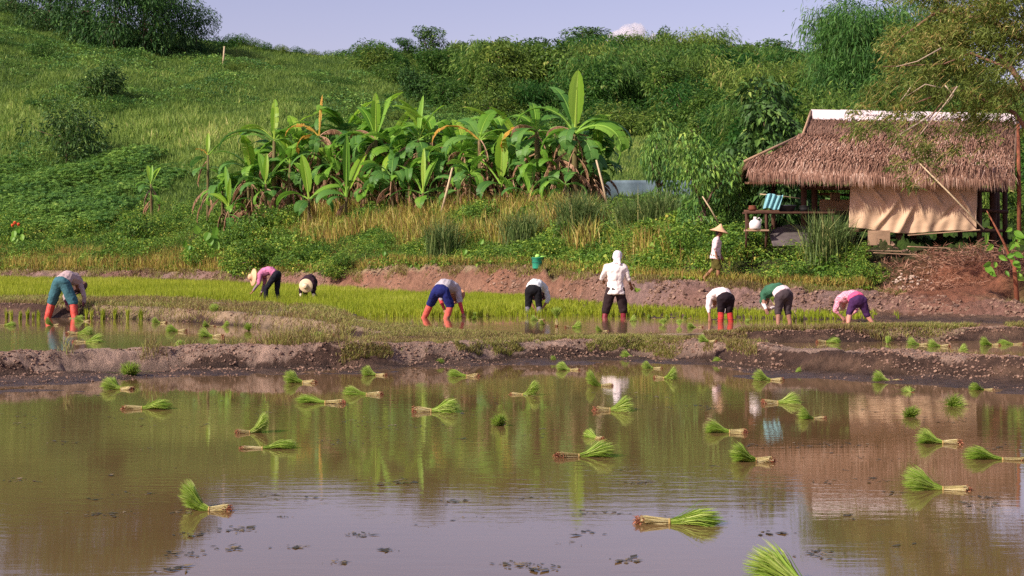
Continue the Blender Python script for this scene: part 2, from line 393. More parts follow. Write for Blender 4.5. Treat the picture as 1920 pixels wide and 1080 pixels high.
# ------------------------------------------------------------------ camera, sun, sky
cam = bpy.data.cameras.new('camera'); co = bpy.data.objects.new('camera', cam); COL.objects.link(co)
co.location = (0, 0, CH); co.rotation_euler = (math.pi/2, 0, 0); cam.sensor_width = 36; cam.lens = FP/1920*36
cam.shift_y = (HY-540)/1920; cam.clip_end = 8000; cam.clip_start = .1; SC.camera = co
sl = bpy.data.lights.new('sun', 'SUN'); sl.energy = 4.6; sl.angle = math.radians(.6); sl.color = (1, .90, .76)
so = bpy.data.objects.new('sun', sl); COL.objects.link(so); so.rotation_euler = SUN.to_track_quat('Z', 'Y').to_euler()
w = bpy.data.worlds.new('World'); SC.world = w; w.use_nodes = True; t = w.node_tree
sk = t.nodes.new('ShaderNodeTexSky'); sk.sky_type = 'NISHITA'; sk.sun_disc = False
sk.sun_elevation = math.asin(SUN.z); sk.sun_rotation = math.atan2(SUN.x, SUN.y); sk.air_density = 1.0; sk.dust_density = 1.2; sk.ozone_density = 1.5
bg = t.nodes['Background']; bg.inputs[1].default_value = .115
mx = t.nodes.new('ShaderNodeMix'); mx.data_type = 'RGBA'; mx.blend_type = 'MULTIPLY'; mx.inputs[0].default_value = 1; mx.inputs[7].default_value = (1.21, .87, .96, 1)
t.links.new(sk.outputs[0], mx.inputs[6]); t.links.new(mx.outputs[2], bg.inputs[0])
SC.view_settings.view_transform = 'Standard'; SC.view_settings.look = 'None'; SC.view_settings.gamma = 1; SC.view_settings.exposure = .35
SC.render.engine = 'CYCLES'; SC.cycles.max_bounces = 5; SC.cycles.diffuse_bounces = 2; SC.cycles.glossy_bounces = 2; SC.cycles.transmission_bounces = 2; SC.cycles.transparent_max_bounces = 4; SC.cycles.volume_bounces = 6; SC.cycles.volume_step_rate = 4
SC.cycles.use_denoising = False; SC.cycles.caustics_reflective = False; SC.cycles.caustics_refractive = False
# ------------------------------------------------------------------ foliage materials
S = srgb
M_under = leaf_mat('undergrowth_leaf', [(0, S(44,68,28)), (.35, S(72,104,38)), (.6, S(104,130,48)), (.8, S(140,150,58)), (1, S(180,160,84))], .3, gain=1.7)
M_dry = leaf_mat('dry_weed_leaf', [(0, S(88,72,40)), (.25, S(132,108,62)), (.5, S(168,152,78)), (.75, S(128,138,56)), (.9, S(108,128,48)), (1, S(206,186,124))], .4, gain=1.5)
M_hill = leaf_mat('hill_grass_leaf', [(0, S(66,92,42)), (.4, S(96,120,54)), (.7, S(122,144,68)), (.9, S(152,164,88)), (1, S(178,174,110))], .5, gain=1.5)
M_cass = leaf_mat('cassava_leaf', [(0, S(48,84,44)), (.5, S(84,118,50)), (.85, S(120,150,66)), (1, S(150,172,84))], .25, gain=1.55)
M_rice = leaf_mat('rice_leaf', [(0, S(110,134,30)), (.4, S(156,172,44)), (.8, S(182,192,66)), (1, S(200,200,104))], .45)
M_riceg = leaf_mat('rice_bundle_leaf', [(0, S(84,128,34)), (.4, S(124,168,50)), (.75, S(160,192,74)), (1, S(190,206,110))], .45)
M_straw = leaf_mat('straw', [(0, S(104,84,62)), (.3, S(146,124,84)), (.55, S(158,156,84)), (.75, S(128,144,58)), (1, S(196,178,130))], .3)
M_forest = leaf_mat('forest_leaf', [(0, S(44,72,32)), (.35, S(76,110,44)), (.65, S(102,136,56)), (.9, S(138,162,76)), (1, S(164,158,92))], .42, objvar=.30, gain=1.05)
M_bamboo = leaf_mat('bamboo_leaf', [(0, S(44,80,40)), (.5, S(80,126,56)), (.85, S(118,156,78)), (1, S(156,178,112))], .35, objvar=.1)
M_dark = leaf_mat('dark_leaf', [(0, S(30,52,28)), (.5, S(52,84,38)), (.9, S(84,116,52)), (1, S(118,140,70))], .2, objvar=.12, gain=1.45)
M_olive = leaf_mat('olive_leaf', [(0, S(72,88,38)), (.4, S(100,118,50)), (.75, S(130,144,68)), (.92, S(150,124,70)), (1, S(190,180,116))], .35, gain=1.05)
M_bark = plain('bark', S(104,84,70), .9, .35, 8, bmp=.8, sc=(1, 1, .2))
M_twig = plain('twig', S(176,158,136), .9, .25, 20)
M_redbark = plain('red_bark', S(140,84,62), .9, .3, 9)

M_culm = plain('bamboo_culm', S(96,104,56), .7, .2, 6)
def field(px0, px1, d0, d1, n, power=1.0):
    """random ground positions between two distances given as functions of bearing"""
    px = rng.uniform(px0, px1, n); a = d0(px); b_ = d1(px)
    D = a+(b_-a)*rng.random(n)**power; return px, D
def K(k, off=0.): return lambda px: np.interp(px, CX, DK[:, k])+off

# undergrowth on the embankment: leafy mass with its own swelling top -----------------
px, D = field(-90, 2010, K(13, .25), K(16, 2.5), 430000, 1.1)
px2 = (px > 1650); X = (px-960)*D/FP
keep = ~((px > 1625)&(D < 44)) & ~((px > 1395)&(px < 1900)&(D > 41.9)&(D < 52))
px, D, X = px[keep], D[keep], X[keep]
s0 = np.interp(px, CX, DK[:, 13]); e = np.clip((D-s0-.2)/2.2, 0, 1)
H = (.16+.85*e)*(.5+.9*np.clip(fbm(X*.55, D*.55, 3, 80)+.35, 0, 1.2))+.1*fbm(X*3, D*3, 3, 81)
H *= np.where((px > 560)&(px < 1150), .62, 1.0)*np.where((px > 1370)&(px < 1660), .62, 1.0); H *= np.where(np.abs(px-1343) < 26, np.clip((D-s0-1.3)/1.2, .15, 1), 1)
H = np.clip(H, .08, 1.6); u = rng.random(len(px))**.45
B = ground_pt(px, D); B[:, 2] += H*u
B[:, :2] += rng.normal(size=(len(px), 2))*.06
n3_ = fbm(X*1.1, D*1.1, 3, 82)
r_ = np.clip(.42+.35*n3_+rng.normal(size=len(px))*.16, 0, 1)
dryb = np.clip(1.1-(D-s0)/(1.1+.8*fbm(X*.5, D*0, 2, 84)), 0, 1)*(rng.random(len(px)) < np.where(px > 1280, .55, .38))
isdry = (dryb > .35)|(rng.random(len(px)) < .04)
A = Acc(); g = ~isdry; n = g.sum()
dd = unit(rng.normal(size=(n, 3))*[1, 1, .5]+[-.15, -.35, .25])
# two leaf sizes in patches
big = (fbm(X[g]*.8, D[g]*.8, 2, 83) > .15)
L = np.where(big, rng.uniform(.09, .16, n), rng.uniform(.06, .11, n)); W = L*np.where(big, rng.uniform(.5, .75, n), rng.uniform(.2, .4, n))
diamonds(A, B[g], dd, L, W, r_[g], .3)
tag(link('undergrowth', A.mesh('undergrowth'), M_under), 'dense green weeds and creepers covering the slope above the mud bank', 'undergrowth', None, 'stuff')
# dry reedy weeds ------------------------------------------------------------------
A = Acc(); n = isdry.sum(); Bd = B[isdry]; Bd[:, 2] -= (H*u)[isdry]*.85
blades(A, Bd, rng.uniform(.12, .42, n), rng.uniform(.012, .028, n), rng.uniform(0, 6.28, n), rng.uniform(.1, .8, n), np.clip(rng.random(n)*.8+.15*n3_[isdry], 0, 1))
px, D = field(440, 1300, K(15, -.5), K(16, 1.5), 24000); X = (px-960)*D/FP
k = (fbm(X*.5, D*.5, 3, 90)+.0*px > -.12+.5*np.clip((px-1080)/200, 0, 1)+.4*np.clip((560-px)/110, 0, 1)+rng.normal(size=len(px))*.1); px, D = px[k], D[k]; n = len(px)
blades(A, ground_pt(px, D), rng.uniform(.4, 1.3, n), rng.uniform(.02, .045, n), rng.uniform(0, 6.28, n), rng.uniform(.05, .6, n), rng.random(n))
px, D = field(-60, 420, K(13, .2), K(15, -1.5), 9000); n = len(px)
blades(A, ground_pt(px, D), rng.uniform(.3, 1.0, n), rng.uniform(.015, .035, n), rng.uniform(0, 6.28, n), rng.uniform(.05, .6, n), rng.random(n)*.75)
tag(link('dry_weeds', A.mesh('dry_weeds'), M_dry), 'yellow and brown dry weeds along the top of the bank and under the bananas', 'weeds', None, 'stuff')

# cassava field at the foot of the left hill ------------------------------------------
px, D = field(-90, 640, K(16, -3), K(17, 8), 34000); X = (px-960)*D/FP; k = (fbm(X*.15, D*.15, 4, 191) > (px-360)/420)&(fbm(X*.2, D*.1, 3, 192) > (D-np.interp(px, CX, DK[:, 17]))/12-.3); px, D, X = px[k], D[k], X[k]
H = .5+.9*np.clip(fbm(X*.22, D*.22, 3, 91)+.4, 0, 1.1); B = ground_pt(px, D); n = len(px)
B[:, 2] += H*rng.random(n)**.4; B[:, :2] += rng.normal(size=(n, 2))*.1
A = Acc(); base_r = np.clip(.45+.3*fbm(X*.4, D*.4, 2, 92)+rng.normal(size=n)*.15, 0, 1)
az = rng.uniform(0, 6.28, n); tilt = rng.uniform(-.4, .5, n)
for k in range(6):
    a = az+(k-2.5)*.55
    d = np.stack([np.cos(a), np.sin(a)-.25, np.sin(tilt)-.12], -1)
    diamonds(A, B, d, rng.uniform(.2, .34, n), rng.uniform(.05, .075, n), base_r, .35, side=np.stack([-np.sin(a), np.cos(a), 0*a+.1], -1))
tag(link('cassava_foliage', A.mesh('cassava_foliage'), M_cass), 'cassava crop with fingered leaves at the foot of the left hillside', 'crop', None, 'stuff')

# hillside grass and creepers -----------------------------------------------------------
A = Acc()
px, D = field(-120, 1420, K(16, 3), K(20, 1.5), 300000, .9); X = (px-960)*D/FP
n = len(px); zone = fbm(X*.09, D*.09, 4, 93); fine = fbm(X*.6, D*.6, 3, 94)
tall = np.exp(-((D-np.interp(px, CX, DK[:, 18])+6)/12)**2)*(px < 560)
meadow = (px > 820)&(D < 135)
h = rng.uniform(.18, .5, n)*(1+1.1*tall)*(1+.5*fine)*np.where(meadow, .7, 1)
r_ = np.clip(.38+.32*zone+.2*fine+rng.normal(size=n)*.15+.2*tall+.16*meadow, 0, 1)
blades(A, ground_pt(px, D), h, h*.18+.02, rng.uniform(0, 6.28, n), rng.uniform(.1, .9, n), r_, seg=1)
tag(link('hill_grass', A.mesh('hill_grass'), M_hill), 'rough green grass covering the whole hillside', 'grass', None, 'stuff')
A = Acc()
px, D = field(-120, 1420, K(17, -4), K(20, 1.5), 170000, .9); X = (px-960)*D/FP
z1 = fbm(X*.12, D*.12, 4, 95)+.25*fbm(X*.7, D*.7, 2, 96); k = (z1 > -.08)&~((px > 830)&(D < 130)); px, D, X, z1 = px[k], D[k], X[k], z1[k]; n = len(px)
B = ground_pt(px, D); B[:, 2] += np.clip(z1+.1, 0, .8)*2.0*rng.random(n)**.5+.05
d = unit(rng.normal(size=(n, 3))*[1, 1, .5]+[-.1, -.4, .3]); L = rng.uniform(.16, .34, n)
diamonds(A, B, d, L, L*rng.uniform(.3, .6, n), np.clip(.35+.5*fbm(X*.5, D*.5, 3, 97)+rng.normal(size=n)*.15, 0, 1), .3)
tag(link('hill_creepers', A.mesh('hill_creepers'), M_cass), 'low leafy creepers spreading in patches over the hill grass', 'creepers', None, 'stuff')

# rice seedbed and planted rows ---------------------------------------------------------
A = Acc()
px, D = field(-120, 1010, lambda p: np.interp(p, [-120, 0, 300, 600, 720, 1010], [43.9, 43.8, 42, 37.5, 38, 42]), K(11, -1.2), 120000, .8)
X = (px-960)*D/FP; f = fbm(X*.4, D*.25, 3, 98); k = (f > -.45)&(np.abs(np.sin(D*.55+.3*np.sin(X*.3))) > .12*(px > 350)); px, D, X, f = px[k], D[k], X[k], f[k]; n = len(px)
B = ground_pt(px, D); B[:, 2] = np.maximum(B[:, 2], np.where(px > 600, .17, 0))
blades(A, B, rng.uniform(.15, .29, n)*(1+.25*f), rng.uniform(.014, .026, n), rng.uniform(0, 6.28, n), rng.uniform(.02, .4, n), np.clip(.5+.4*f+rng.normal(size=n)*.18, 0, 1), seg=1)
tag(link('rice_seedbed', A.mesh('rice_seedbed'), M_rice), 'bright yellow green rice seedbed stretching to the far bank', 'rice seedlings', None, 'stuff')
A = Acc()
Xs = []; 
for D0 in np.arange(34.0, 52, .27):
    x0 = (640-960)*D0/FP; x1 = (1700-960)*D0/FP; xx = np.arange(x0, x1, .2); xx = xx+rng.normal(size=len(xx))*.03
    p_ = 960+xx*FP/D0; front = np.interp(p_, [640, 820, 900, 1100, 1300, 1500, 1700], [35.4, 35.8, 36.0, 36.2, 35.4, 34.2, 35.2])
    kk = (D0 > front)&(D0 < np.interp(p_, CX, DK[:, 11])-.5)&(rng.random(len(xx)) < np.where(p_ > 1640, .25, .93)); Xs += [(x, D0+rng.normal()*.04) for x in xx[kk]]
Xs = np.array(Xs); nb = 11; B = np.repeat(np.stack([Xs[:, 0], Xs[:, 1], np.full(len(Xs), .17)], -1), nb, 0); n = len(B); B[:, :2] += rng.normal(size=(n, 2))*.02
rt_ = np.repeat(rng.random(len(Xs)), nb)
blades(A, B, rng.uniform(.12, .26, n), rng.uniform(.010, .018, n), rng.uniform(0, 6.28, n), rng.uniform(.02, .45, n), np.clip(.25+.4*rt_+rng.normal(size=n)*.15, 0, 1))
tag(link('planted_rice', A.mesh('planted_rice'), M_rice), 'freshly planted rice tufts in rows in the flooded paddy behind the workers', 'rice plants', None, 'stuff')

# straw and short grass on the bunds ------------------------------------------------------
A = Acc()
def straw(px0, px1, d0, d1, n, h0, h1, thr, w0=.005, w1=.011, sd=101):
    px, D = field(px0, px1, d0, d1, n); X = (px-960)*D/FP
    f = fbm(X*1.0, D*1.0, 3, sd)+.3*fbm(X*5, D*5, 2, sd+1); k = f > thr; px, D, X, f = px[k], D[k], X[k], f[k]; n = len(px)
    B = ground_pt(px, D); tone = np.clip(.45+.4*fbm(X*.5, D*.6, 3, sd+3)+rng.normal(size=n)*.2, 0, 1)
    blades(A, B, rng.uniform(h0, h1, n), rng.uniform(w0, w1, n), rng.uniform(0, 6.28, n), rng.uniform(.3, 1.3, n), tone, seg=2)
straw(630, 1400, K(4, -.05), K(9, .4), 100000, .03, .085, -.15)
straw(640, 1420, K(3, .16), K(4, .1), 7000, .05, .11, -.1)
straw(-60, 680, K(5, -.4), K(6, .5), 11000, .08, .34, -.02)
straw(-60, 660, K(7, .35), K(9, .8), 42000, .05, .17, -.1, .007, .016)
straw(1380, 1980, K(8, -.08), K(9, .5), 26000, .04, .13, -.2)
straw(1380, 1980, K(4, .2), K(6, .3), 9000, .03, .10, .1)
straw(1500, 1980, K(5, .2), K(6, 1.2), 4500, .08, .28, 0)
straw(1380, 1700, K(12, .5), K(13, 1.2), 12000, .06, .2, -.1)
straw(380, 1400, K(12, .5), K(13, 1.0), 30000, .06, .22, .05, .008, .02)
straw(-60, 500, K(11, -1), K(13, 1.0), 12000, .1, .3, -.1, .015, .03)
straw(1640, 1980, K(13, -.3), K(15, 1), 12000, .05, .2, .1)
tag(link('dry_grass', A.mesh('dry_grass'), M_straw), 'trampled straw and short grass on the mud bunds', 'grass', None, 'stuff')

# ------------------------------------------------------------------ trees and shrubs
def crown(name, lobes, n, L, wr=.4, droop=.3, shell=.35, out=1.0, down=.2, mat=None, gap=.0, squash=1):
    A = Acc(); tot = sum(l[3]**2 for l in lobes)
    for i, (x, y, z, r) in enumerate(lobes):
        m = int(n*r*r/tot); u_ = unit(rng.normal(size=(m, 3))); 
        nn = fbm(u_[:, 0]*2.2+i*3, u_[:, 1]*2.2+u_[:, 2]*1.7, 3, i % 40)
        k = nn > gap-.5; u_ = u_[k]; nn = nn[k]; m = len(u_)
        rr = r*(1-shell*rng.random(m)**1.3)*(1+.38*nn)
        p = u_*rr[:, None]*[1, 1, .82*squash]+[x, y, z]
        d = unit(u_*out+rng.normal(size=(m, 3))*.7+[0, 0, -down]); l_ = rng.uniform(.6, 1.25, m)*L
        diamonds(A, p, d, l_, l_*wr*rng.uniform(.7, 1.3, m), np.clip(.42+.28*nn+.12*math.sin(i*5.1)+rng.normal(size=m)*.17, 0, 1), droop)
    return A.mesh(name)
def lobes_round(R, H, n, seed, low=.25):
    r = random.Random(seed); out = []
    for i in range(n):
        a = r.uniform(0, 6.28); q = r.random()**.6; z = r.uniform(low, 1); w_ = math.sqrt(max(.05, 1-((z-.45)/.62)**2))
        out.append((R*.72*q*w_*math.cos(a), R*.72*q*w_*math.sin(a), H*z*.86, R*r.uniform(.26, .46)))
    return out
def trunk_mesh(name, H, lobes, r0, seed, lean=.1):
    r = random.Random(seed); A = Acc(); fk = H*.35
    base = [(0, 0, -.4), (r.uniform(-lean, lean)*.4, 0, fk*.5), (r.uniform(-lean, lean), r.uniform(-lean, lean), fk)]
    V, Q, T = tube(base, [r0*1.25, r0, r0*.8], 8); A.add(V, Q, T)
    for (x, y, z, rr) in lobes[:7]:
        m = ((base[-1][0]+x)*.45+r.uniform(-.2, .2), (base[-1][1]+y)*.45, (fk+z)*.52)
        V, Q, T = tube([base[-1], m, (x, y, z)], [r0*.55, r0*.35, r0*.1], 6); A.add(V, Q, T)
    return A.mesh(name, True)
def plume_crown(name, nc, H, R, L, per, seed, wr=.16):
    """arching feathery culms"""
    r = np.random.default_rng(seed); A = Acc(); C = Acc()
    for i in range(nc):
        a = r.uniform(0, 6.28); reach = R*r.uniform(.35, 1.1); h = H*r.uniform(.6, 1.08)
        t_ = np.linspace(0, 1, 9)
        out = reach*t_**2.0; z = h*(t_*1.25-.42*t_**3.2); bx = r.normal()*.12*R; by = r.normal()*.12*R
        P_ = np.stack([bx+out*math.cos(a), by+out*math.sin(a), z], -1)
        V, Q, T = tube(P_.tolist(), list(np.linspace(.03, .008, 9)*H/7), 4, False); C.add(V, Q)
        m = per; tt_ = r.uniform(.03, 1, m)**.85; idx = np.minimum((tt_*8).astype(int), 7); f = tt_*8-idx
        p = P_[idx]*(1-f[:, None])+P_[idx+1]*f[:, None]+r.normal(size=(m, 3))*np.array([1, 1, .8])*L*(1.0)
        d = unit(r.normal(size=(m, 3))*.6+[math.cos(a)*.6, math.sin(a)*.6, -.7]); l_ = r.uniform(.6, 1.3, m)*L
        diamonds(A, p, d, l_, l_*wr*r.uniform(.8, 1.4, m), np.clip(r.random()*.5+.25+r.normal(size=m)*.13, 0, 1), .25)
    return A.mesh(name), C.mesh(name+'_culm', True)
_cache = {}
def make_tree(kind, name, label, cat, loc, s=1, rz=0, group=None, mat=None, sx=1):
    """first of a kind is built, the rest are copies of it and of its parts"""
    if kind in _cache:
        root = copy_tree(_cache[kind])
    else:
        root = empty(name, label, cat); k = PROTO[kind]
        cm, tm = k[0](); link('crown', cm, k[1], root); link('trunk', tm, k[2], root); _cache[kind] = root
    root.name = name
    root.location = loc; root.rotation_euler = (0, 0, rz); root.scale = (s*sx, s*sx, s)
    root['label'] = label; root['category'] = cat
    if 'group' in root: del root['group']
    if group: root['group'] = group
    return root
def rp(H, R, nl, n, L, seed, low=.2, r0=.14, **kw):
    def f():
        lb = lobes_round(R, H, nl, seed, low); return crown('crown', lb, n, L, **kw), trunk_mesh('trunk', H, lb, r0, seed)
    return f
def pp(nc, H, R, L, per, seed, **kw):
    return lambda: plume_crown('crown', nc, H, R, L, per, seed, **kw)
PROTO = {
 'roundA': (rp(5.5, 2.6, 24, 6000, .30, 1, .02, gap=.12), M_forest, M_bark),
 'roundB': (rp(6.5, 2.6, 26, 6400, .32, 2, .02, gap=.16, wr=.5), M_forest, M_bark),
 'plumeA': (pp(46, 6.0, 2.6, .42, 130, 3), M_forest, M_culm),
 'plumeB': (pp(60, 5.0, 3.0, .38, 110, 4, wr=.22), M_forest, M_culm),
 'mound': (rp(3.6, 3.0, 22, 5200, .30, 5, .05, gap=.1, wr=.3), M_forest, M_bark),
 'tall': (rp(8.5, 2.4, 16, 3200, .34, 6, .4, gap=.3), M_dark, M_bark),
 'dark': (rp(8, 4.2, 30, 7500, .34, 7, .08, gap=.15, down=.7, wr=.3), M_dark, M_bark),
 'bamboo': (pp(110, 13, 6.0, .60, 260, 8, wr=.15), M_bamboo, M_culm),
 'bamboomass': (rp(12, 5.6, 44, 26000, .50, 17, .03, gap=.16, wr=.15, down=.9), M_bamboo, M_culm),
 'bush': (rp(2.2, 1.5, 16, 4200, .16, 9, .1, r0=.05, gap=.08, wr=.45), M_dark, M_bark),
 'openbush': (rp(3.2, 2.3, 26, 5200, .22, 10, .12, r0=.05, gap=.3, wr=.3), M_dark, M_bark),
 'bigleaf': (rp(5.4, 1.7, 32, 8000, .22, 12, .04, gap=.06, wr=.6, down=.8, droop=.5), M_dark, M_bark),
 'bigleaf2': (rp(4.6, 1.7, 26, 4600, .19, 13, .0, gap=.1, wr=.5, down=.9, droop=.5), M_cass, M_bark),
 'hedge': (rp(1.5, 1.6, 14, 1800, .2, 14, .05, r0=.03, gap=.05, wr=.3), M_forest, M_bark),
 'shrub': (rp(1.3, 1.0, 14, 4200, .085, 15, .05, r0=.03, gap=.05, wr=.55), M_under, M_bark),
}
def gpt(px, D, dz=-.1):
    return Vector(((px-960)*D/FP, D, gz(px, D)+dz))
# forest over the right-hand hill
G = 'trees and bamboo of the wooded hill behind the bananas'
cnt = 0; rr = random.Random(21)
sky_x = [640, 700, 760, 850, 960, 1050, 1150, 1250, 1350, 1450, 1520, 1750, 1900]
sky_y = [110, 102, 92, 78, 62, 52, 54, 68, 74, 86, 94, 112, 165]
spots = []
for D in np.arange(122, 196, 5.2):
    step = 4.1*FP/D; px = 690+rr.uniform(0, step)
    while px < 1790:
        q = px+rr.uniform(-.3, .3)*step; Dq = D+rr.uniform(-2, 2); lim = np.interp(q, [690, 740, 830, 1000, 1180, 1300, 1420, 1800], [178, 168, 158, 148, 140, 132, 118, 118])+rr.uniform(-9, 7)
        if Dq > lim: spots.append((q, Dq))
        px += step
lab = {'plumeA': 'feathery green bamboo thicket on the wooded hill', 'plumeB': 'spreading pale green bamboo thicket on the wooded hill', 'roundA': 'round bushy green tree on the wooded hill', 'roundB': 'tall leafy olive tree on the wooded hill', 'mound': 'low creeper covered mound of leaves on the wooded hill'}
names = {'plumeA': 'bamboo_clump', 'plumeB': 'bamboo_clump', 'roundA': 'tree', 'roundB': 'tree', 'mound': 'shrub'}
cats = {'plumeA': 'bamboo', 'plumeB': 'bamboo', 'roundA': 'tree', 'roundB': 'tree', 'mound': 'shrub'}
for q, Dq in spots:
    if len(spots) > 250 and rr.random() < 1-250/len(spots): continue
    kind = rr.choice(['plumeA', 'plumeB', 'roundA', 'roundA', 'roundB', 'roundB', 'mound'])
    g_ = gpt(q, Dq, -.3); top = CH-(np.interp(q, sky_x, sky_y)+rr.uniform(-4, 14)-HY)*Dq/FP; h = top-g_.z
    base_h = {'plumeA': 5.6, 'plumeB': 4.6, 'roundA': 5.6, 'roundB': 6.6, 'mound': 3.9}[kind]
    s = min(rr.choice([.7, .85, 1.0, 1.2, 1.35]), max(.35, h/base_h)); 
    if h < 1.2: continue
    make_tree(kind, names[kind], lab[kind], cats[kind], g_, s, rr.uniform(0, 6.28), G+': '+cats[kind], sx=rr.uniform(.9, 1.25) if s > .7 else 1.3); cnt += 1
# wood between the hill and the hut
G2 = 'trees on the slope behind the thatched hut'
for D in np.arange(62, 118, 6.0):
    step = 3.7*FP/D; px = 1340+rr.uniform(0, step)
    while px < 2080:
        q = px+rr.uniform(-.3, .3)*step; Dq = D+rr.uniform(-2, 2)
        lim = np.interp(q, [1340, 1400, 1500, 1600], [104, 76, 64, 60])
        if Dq > lim:
            kind = rr.choice(['plumeA', 'plumeB', 'roundA', 'roundB', 'mound', 'mound'])
            lab2 = lab[kind].replace('on the wooded hill', 'on the slope behind the thatched hut')
            g_ = gpt(q, Dq, -.3); topy = np.interp(q, [1340, 1500, 1800, 1850, 2000], [100, 112, 118, 185, 190])
            h = (CH-(topy-HY)*Dq/FP)-g_.z; base_h = {'plumeA': 5.6, 'plumeB': 4.6, 'roundA': 5.6, 'roundB': 6.6, 'mound': 3.9}[kind]
            s = min(rr.uniform(.75, 1.05), max(.3, h/base_h))
            make_tree(kind, names[kind], lab2, cats[kind], g_, s, rr.uniform(0, 6.28), G2+': '+cats[kind]); cnt += 1
        px += step
for i in range(34):
    q = 700+i*20+rr.uniform(-8, 8); Dq = np.interp(q, [690, 740, 830, 1000, 1180, 1300, 1420], [176, 165, 154, 145, 137, 129, 116])-rr.uniform(0, 7)
    if q > 1420: break
    make_tree('hedge', 'shrub', 'low shrub at the foot of the wooded hill', 'shrub', gpt(q, Dq, -.2), rr.uniform(1.0, 2.0), rr.uniform(0, 6), 'low shrubs at the foot of the wooded hill', sx=1.3)
print('forest', cnt)
# tree groups and single trees that stand out
def st(kind, name, label, cat, px, pyb, D, hpx, base_h, sx=1, rz=None, group=None, dz=-.2):
    g_ = gpt(px, D, dz); top = CH-((pyb-hpx)-HY)*D/FP; s = (top-g_.z)/base_h
    return make_tree(kind, name, label, cat, g_, s, rr.uniform(0, 6.28) if rz is None else rz, group, sx=sx)
for i, (px, D, topy, lb) in enumerate([(30, 176, -75, 'dark tree at the hilltop corner, leftmost of the grove'), (95, 172, -95, 'dark tree of the hilltop grove over the grass slope, second from left'), (160, 168, -120, 'tall dark tree of the hilltop grove with drooping foliage, third from left'), (215, 164, -100, 'broad dark tree in the middle of the hilltop grove'), (270, 164, -78, 'dark tree with light hanging branches, right of the grove middle'), (318, 166, -42, 'dark tree second from the right end of the hilltop grove'), (368, 170, 2, 'small dark tree at the right end of the hilltop grove'), (130, 186, -60, 'dark tree standing behind the hilltop grove'), (290, 184, -55, 'dark tree half hidden behind the hilltop grove')]):
    g_ = gpt(px, D, -.4); s = ((CH-(topy-HY)*D/FP)-g_.z)/8.2
    make_tree('dark', 'tree', lb, 'tree', g_, s, i*1.3, 'dark grove on the left hilltop', sx=1.15 if s < 1 else .95)
for i, (px, D, h) in enumerate([(428, 176, 1.6), (452, 177, 1.5), (478, 177, 1.3), (505, 177, 1.1), (530, 177, 1.1), (556, 177, 1.1), (583, 177, 1), (610, 178, 1.1), (637, 178, 1.2), (662, 179, 1.4), (688, 180, 1.9), (712, 181, 2.2)]):
    make_tree('hedge', 'shrub', 'low green shrub of the row along the hill crest', 'shrub', gpt(px, D, -.25), h/1.5, i*.9, 'row of shrubs along the hill crest', sx=1.2)
st('tall', 'tree', 'tree with a gappy crown rising left of the forest skyline', 'tree', 803, 108, 176, 62, 8.0, 1.5)
st('tall', 'tree', 'small dark tree just left of the gappy skyline tree', 'tree', 757, 110, 176, 42, 8.0, 1.6)
st('roundB', 'tree', 'pointed dark tree rising right of the white cloud', 'tree', 1242, 100, 190, 66, 7.0, .6)
st('plumeA', 'bamboo_clump', 'feathery bamboo tips left of the pointed skyline tree', 'bamboo', 1290, 104, 186, 50, 5.6, 1.2)
st('tall', 'tree', 'dark spreading treetop on the skyline left of the white cloud', 'tree', 1102, 90, 196, 46, 8.0, 1.9)
st('tall', 'tree', 'tiny dark treetop in front of the white cloud', 'tree', 1200, 92, 200, 22, 8.0, 1.2)
st('tall', 'tree', 'sparse small tree against the sky left of the tall bamboo', 'tree', 1452, 112, 178, 46, 8.0, 1.3)
st('plumeA', 'bamboo_clump', 'feathery bamboo tip sticking up from the skyline right of the cloud', 'bamboo', 1330, 110, 185, 58, 5.6, 1.1)
st('bamboomass', 'bamboo_clump', 'tall arching bamboo clump behind the hut, its tips against the sky', 'bamboo', 1632, 250, 98, 268, 12.0, .86)
st('bamboo', 'bamboo_clump', 'slender bamboo plume leaning out at the left edge of the tall clump', 'bamboo', 1588, 240, 100, 232, 12.0, .62)
st('bamboomass', 'bamboo_clump', 'tall bright bamboo clump half hidden behind the overhanging tree', 'bamboo', 1745, 250, 104, 275, 12.0, .72)
st('bush', 'bush', 'round dark bush on the grassy slope below the hilltop grove', 'bush', 196, 168, 138, 48, 2.1, 1.05)
st('bush', 'bush', 'round dark bush at the left edge of the forest', 'bush', 778, 165, 152, 40, 2.1, 1.0)
st('openbush', 'bush', 'large open dark green bush low on the left hillside', 'bush', 125, 275, 112, 86, 3.1, .95)
st('hedge', 'shrub', 'tiny dark shrub high on the grass near the left edge', 'shrub', 72, 96, 156, 18, 1.4, .8)
st('hedge', 'shrub', 'small dark shrub on the slope below the wooden stake', 'shrub', 436, 132, 158, 14, 1.4, .9)
st('bigleaf', 'tree', 'dark tree with big drooping leaves left of the hut roof', 'tree', 1452, 420, 60, 285, 5.3, 1.15)
st('bigleaf2', 'tree', 'leafy green sapling behind the walking woman', 'tree', 1318, 455, 46.5, 215, 4.5, .85)
st('bigleaf2', 'tree', 'leafy green sapling between the hut roof and the walking woman', 'tree', 1372, 455, 47.5, 170, 4.5, .85)
st('bigleaf2', 'tree', 'leafy branching sapling right of the bananas over the grey netting', 'tree', 1238, 400, 55, 190, 4.5, .62)
for i in range(46):
    q = rr.uniform(-60, 800); kd = rr.uniform(105, 172); lm = np.interp(q, CX, DK[:, 20])-3
    if kd > lm: continue
    make_tree('hedge', 'shrub', 'low leafy shrub scattered over the open grassy hillside', 'shrub', gpt(q, kd, -.35), rr.uniform(.35, .85), rr.uniform(0, 6), 'low shrubs scattered over the open hillside', sx=rr.uniform(1.2, 2.0))
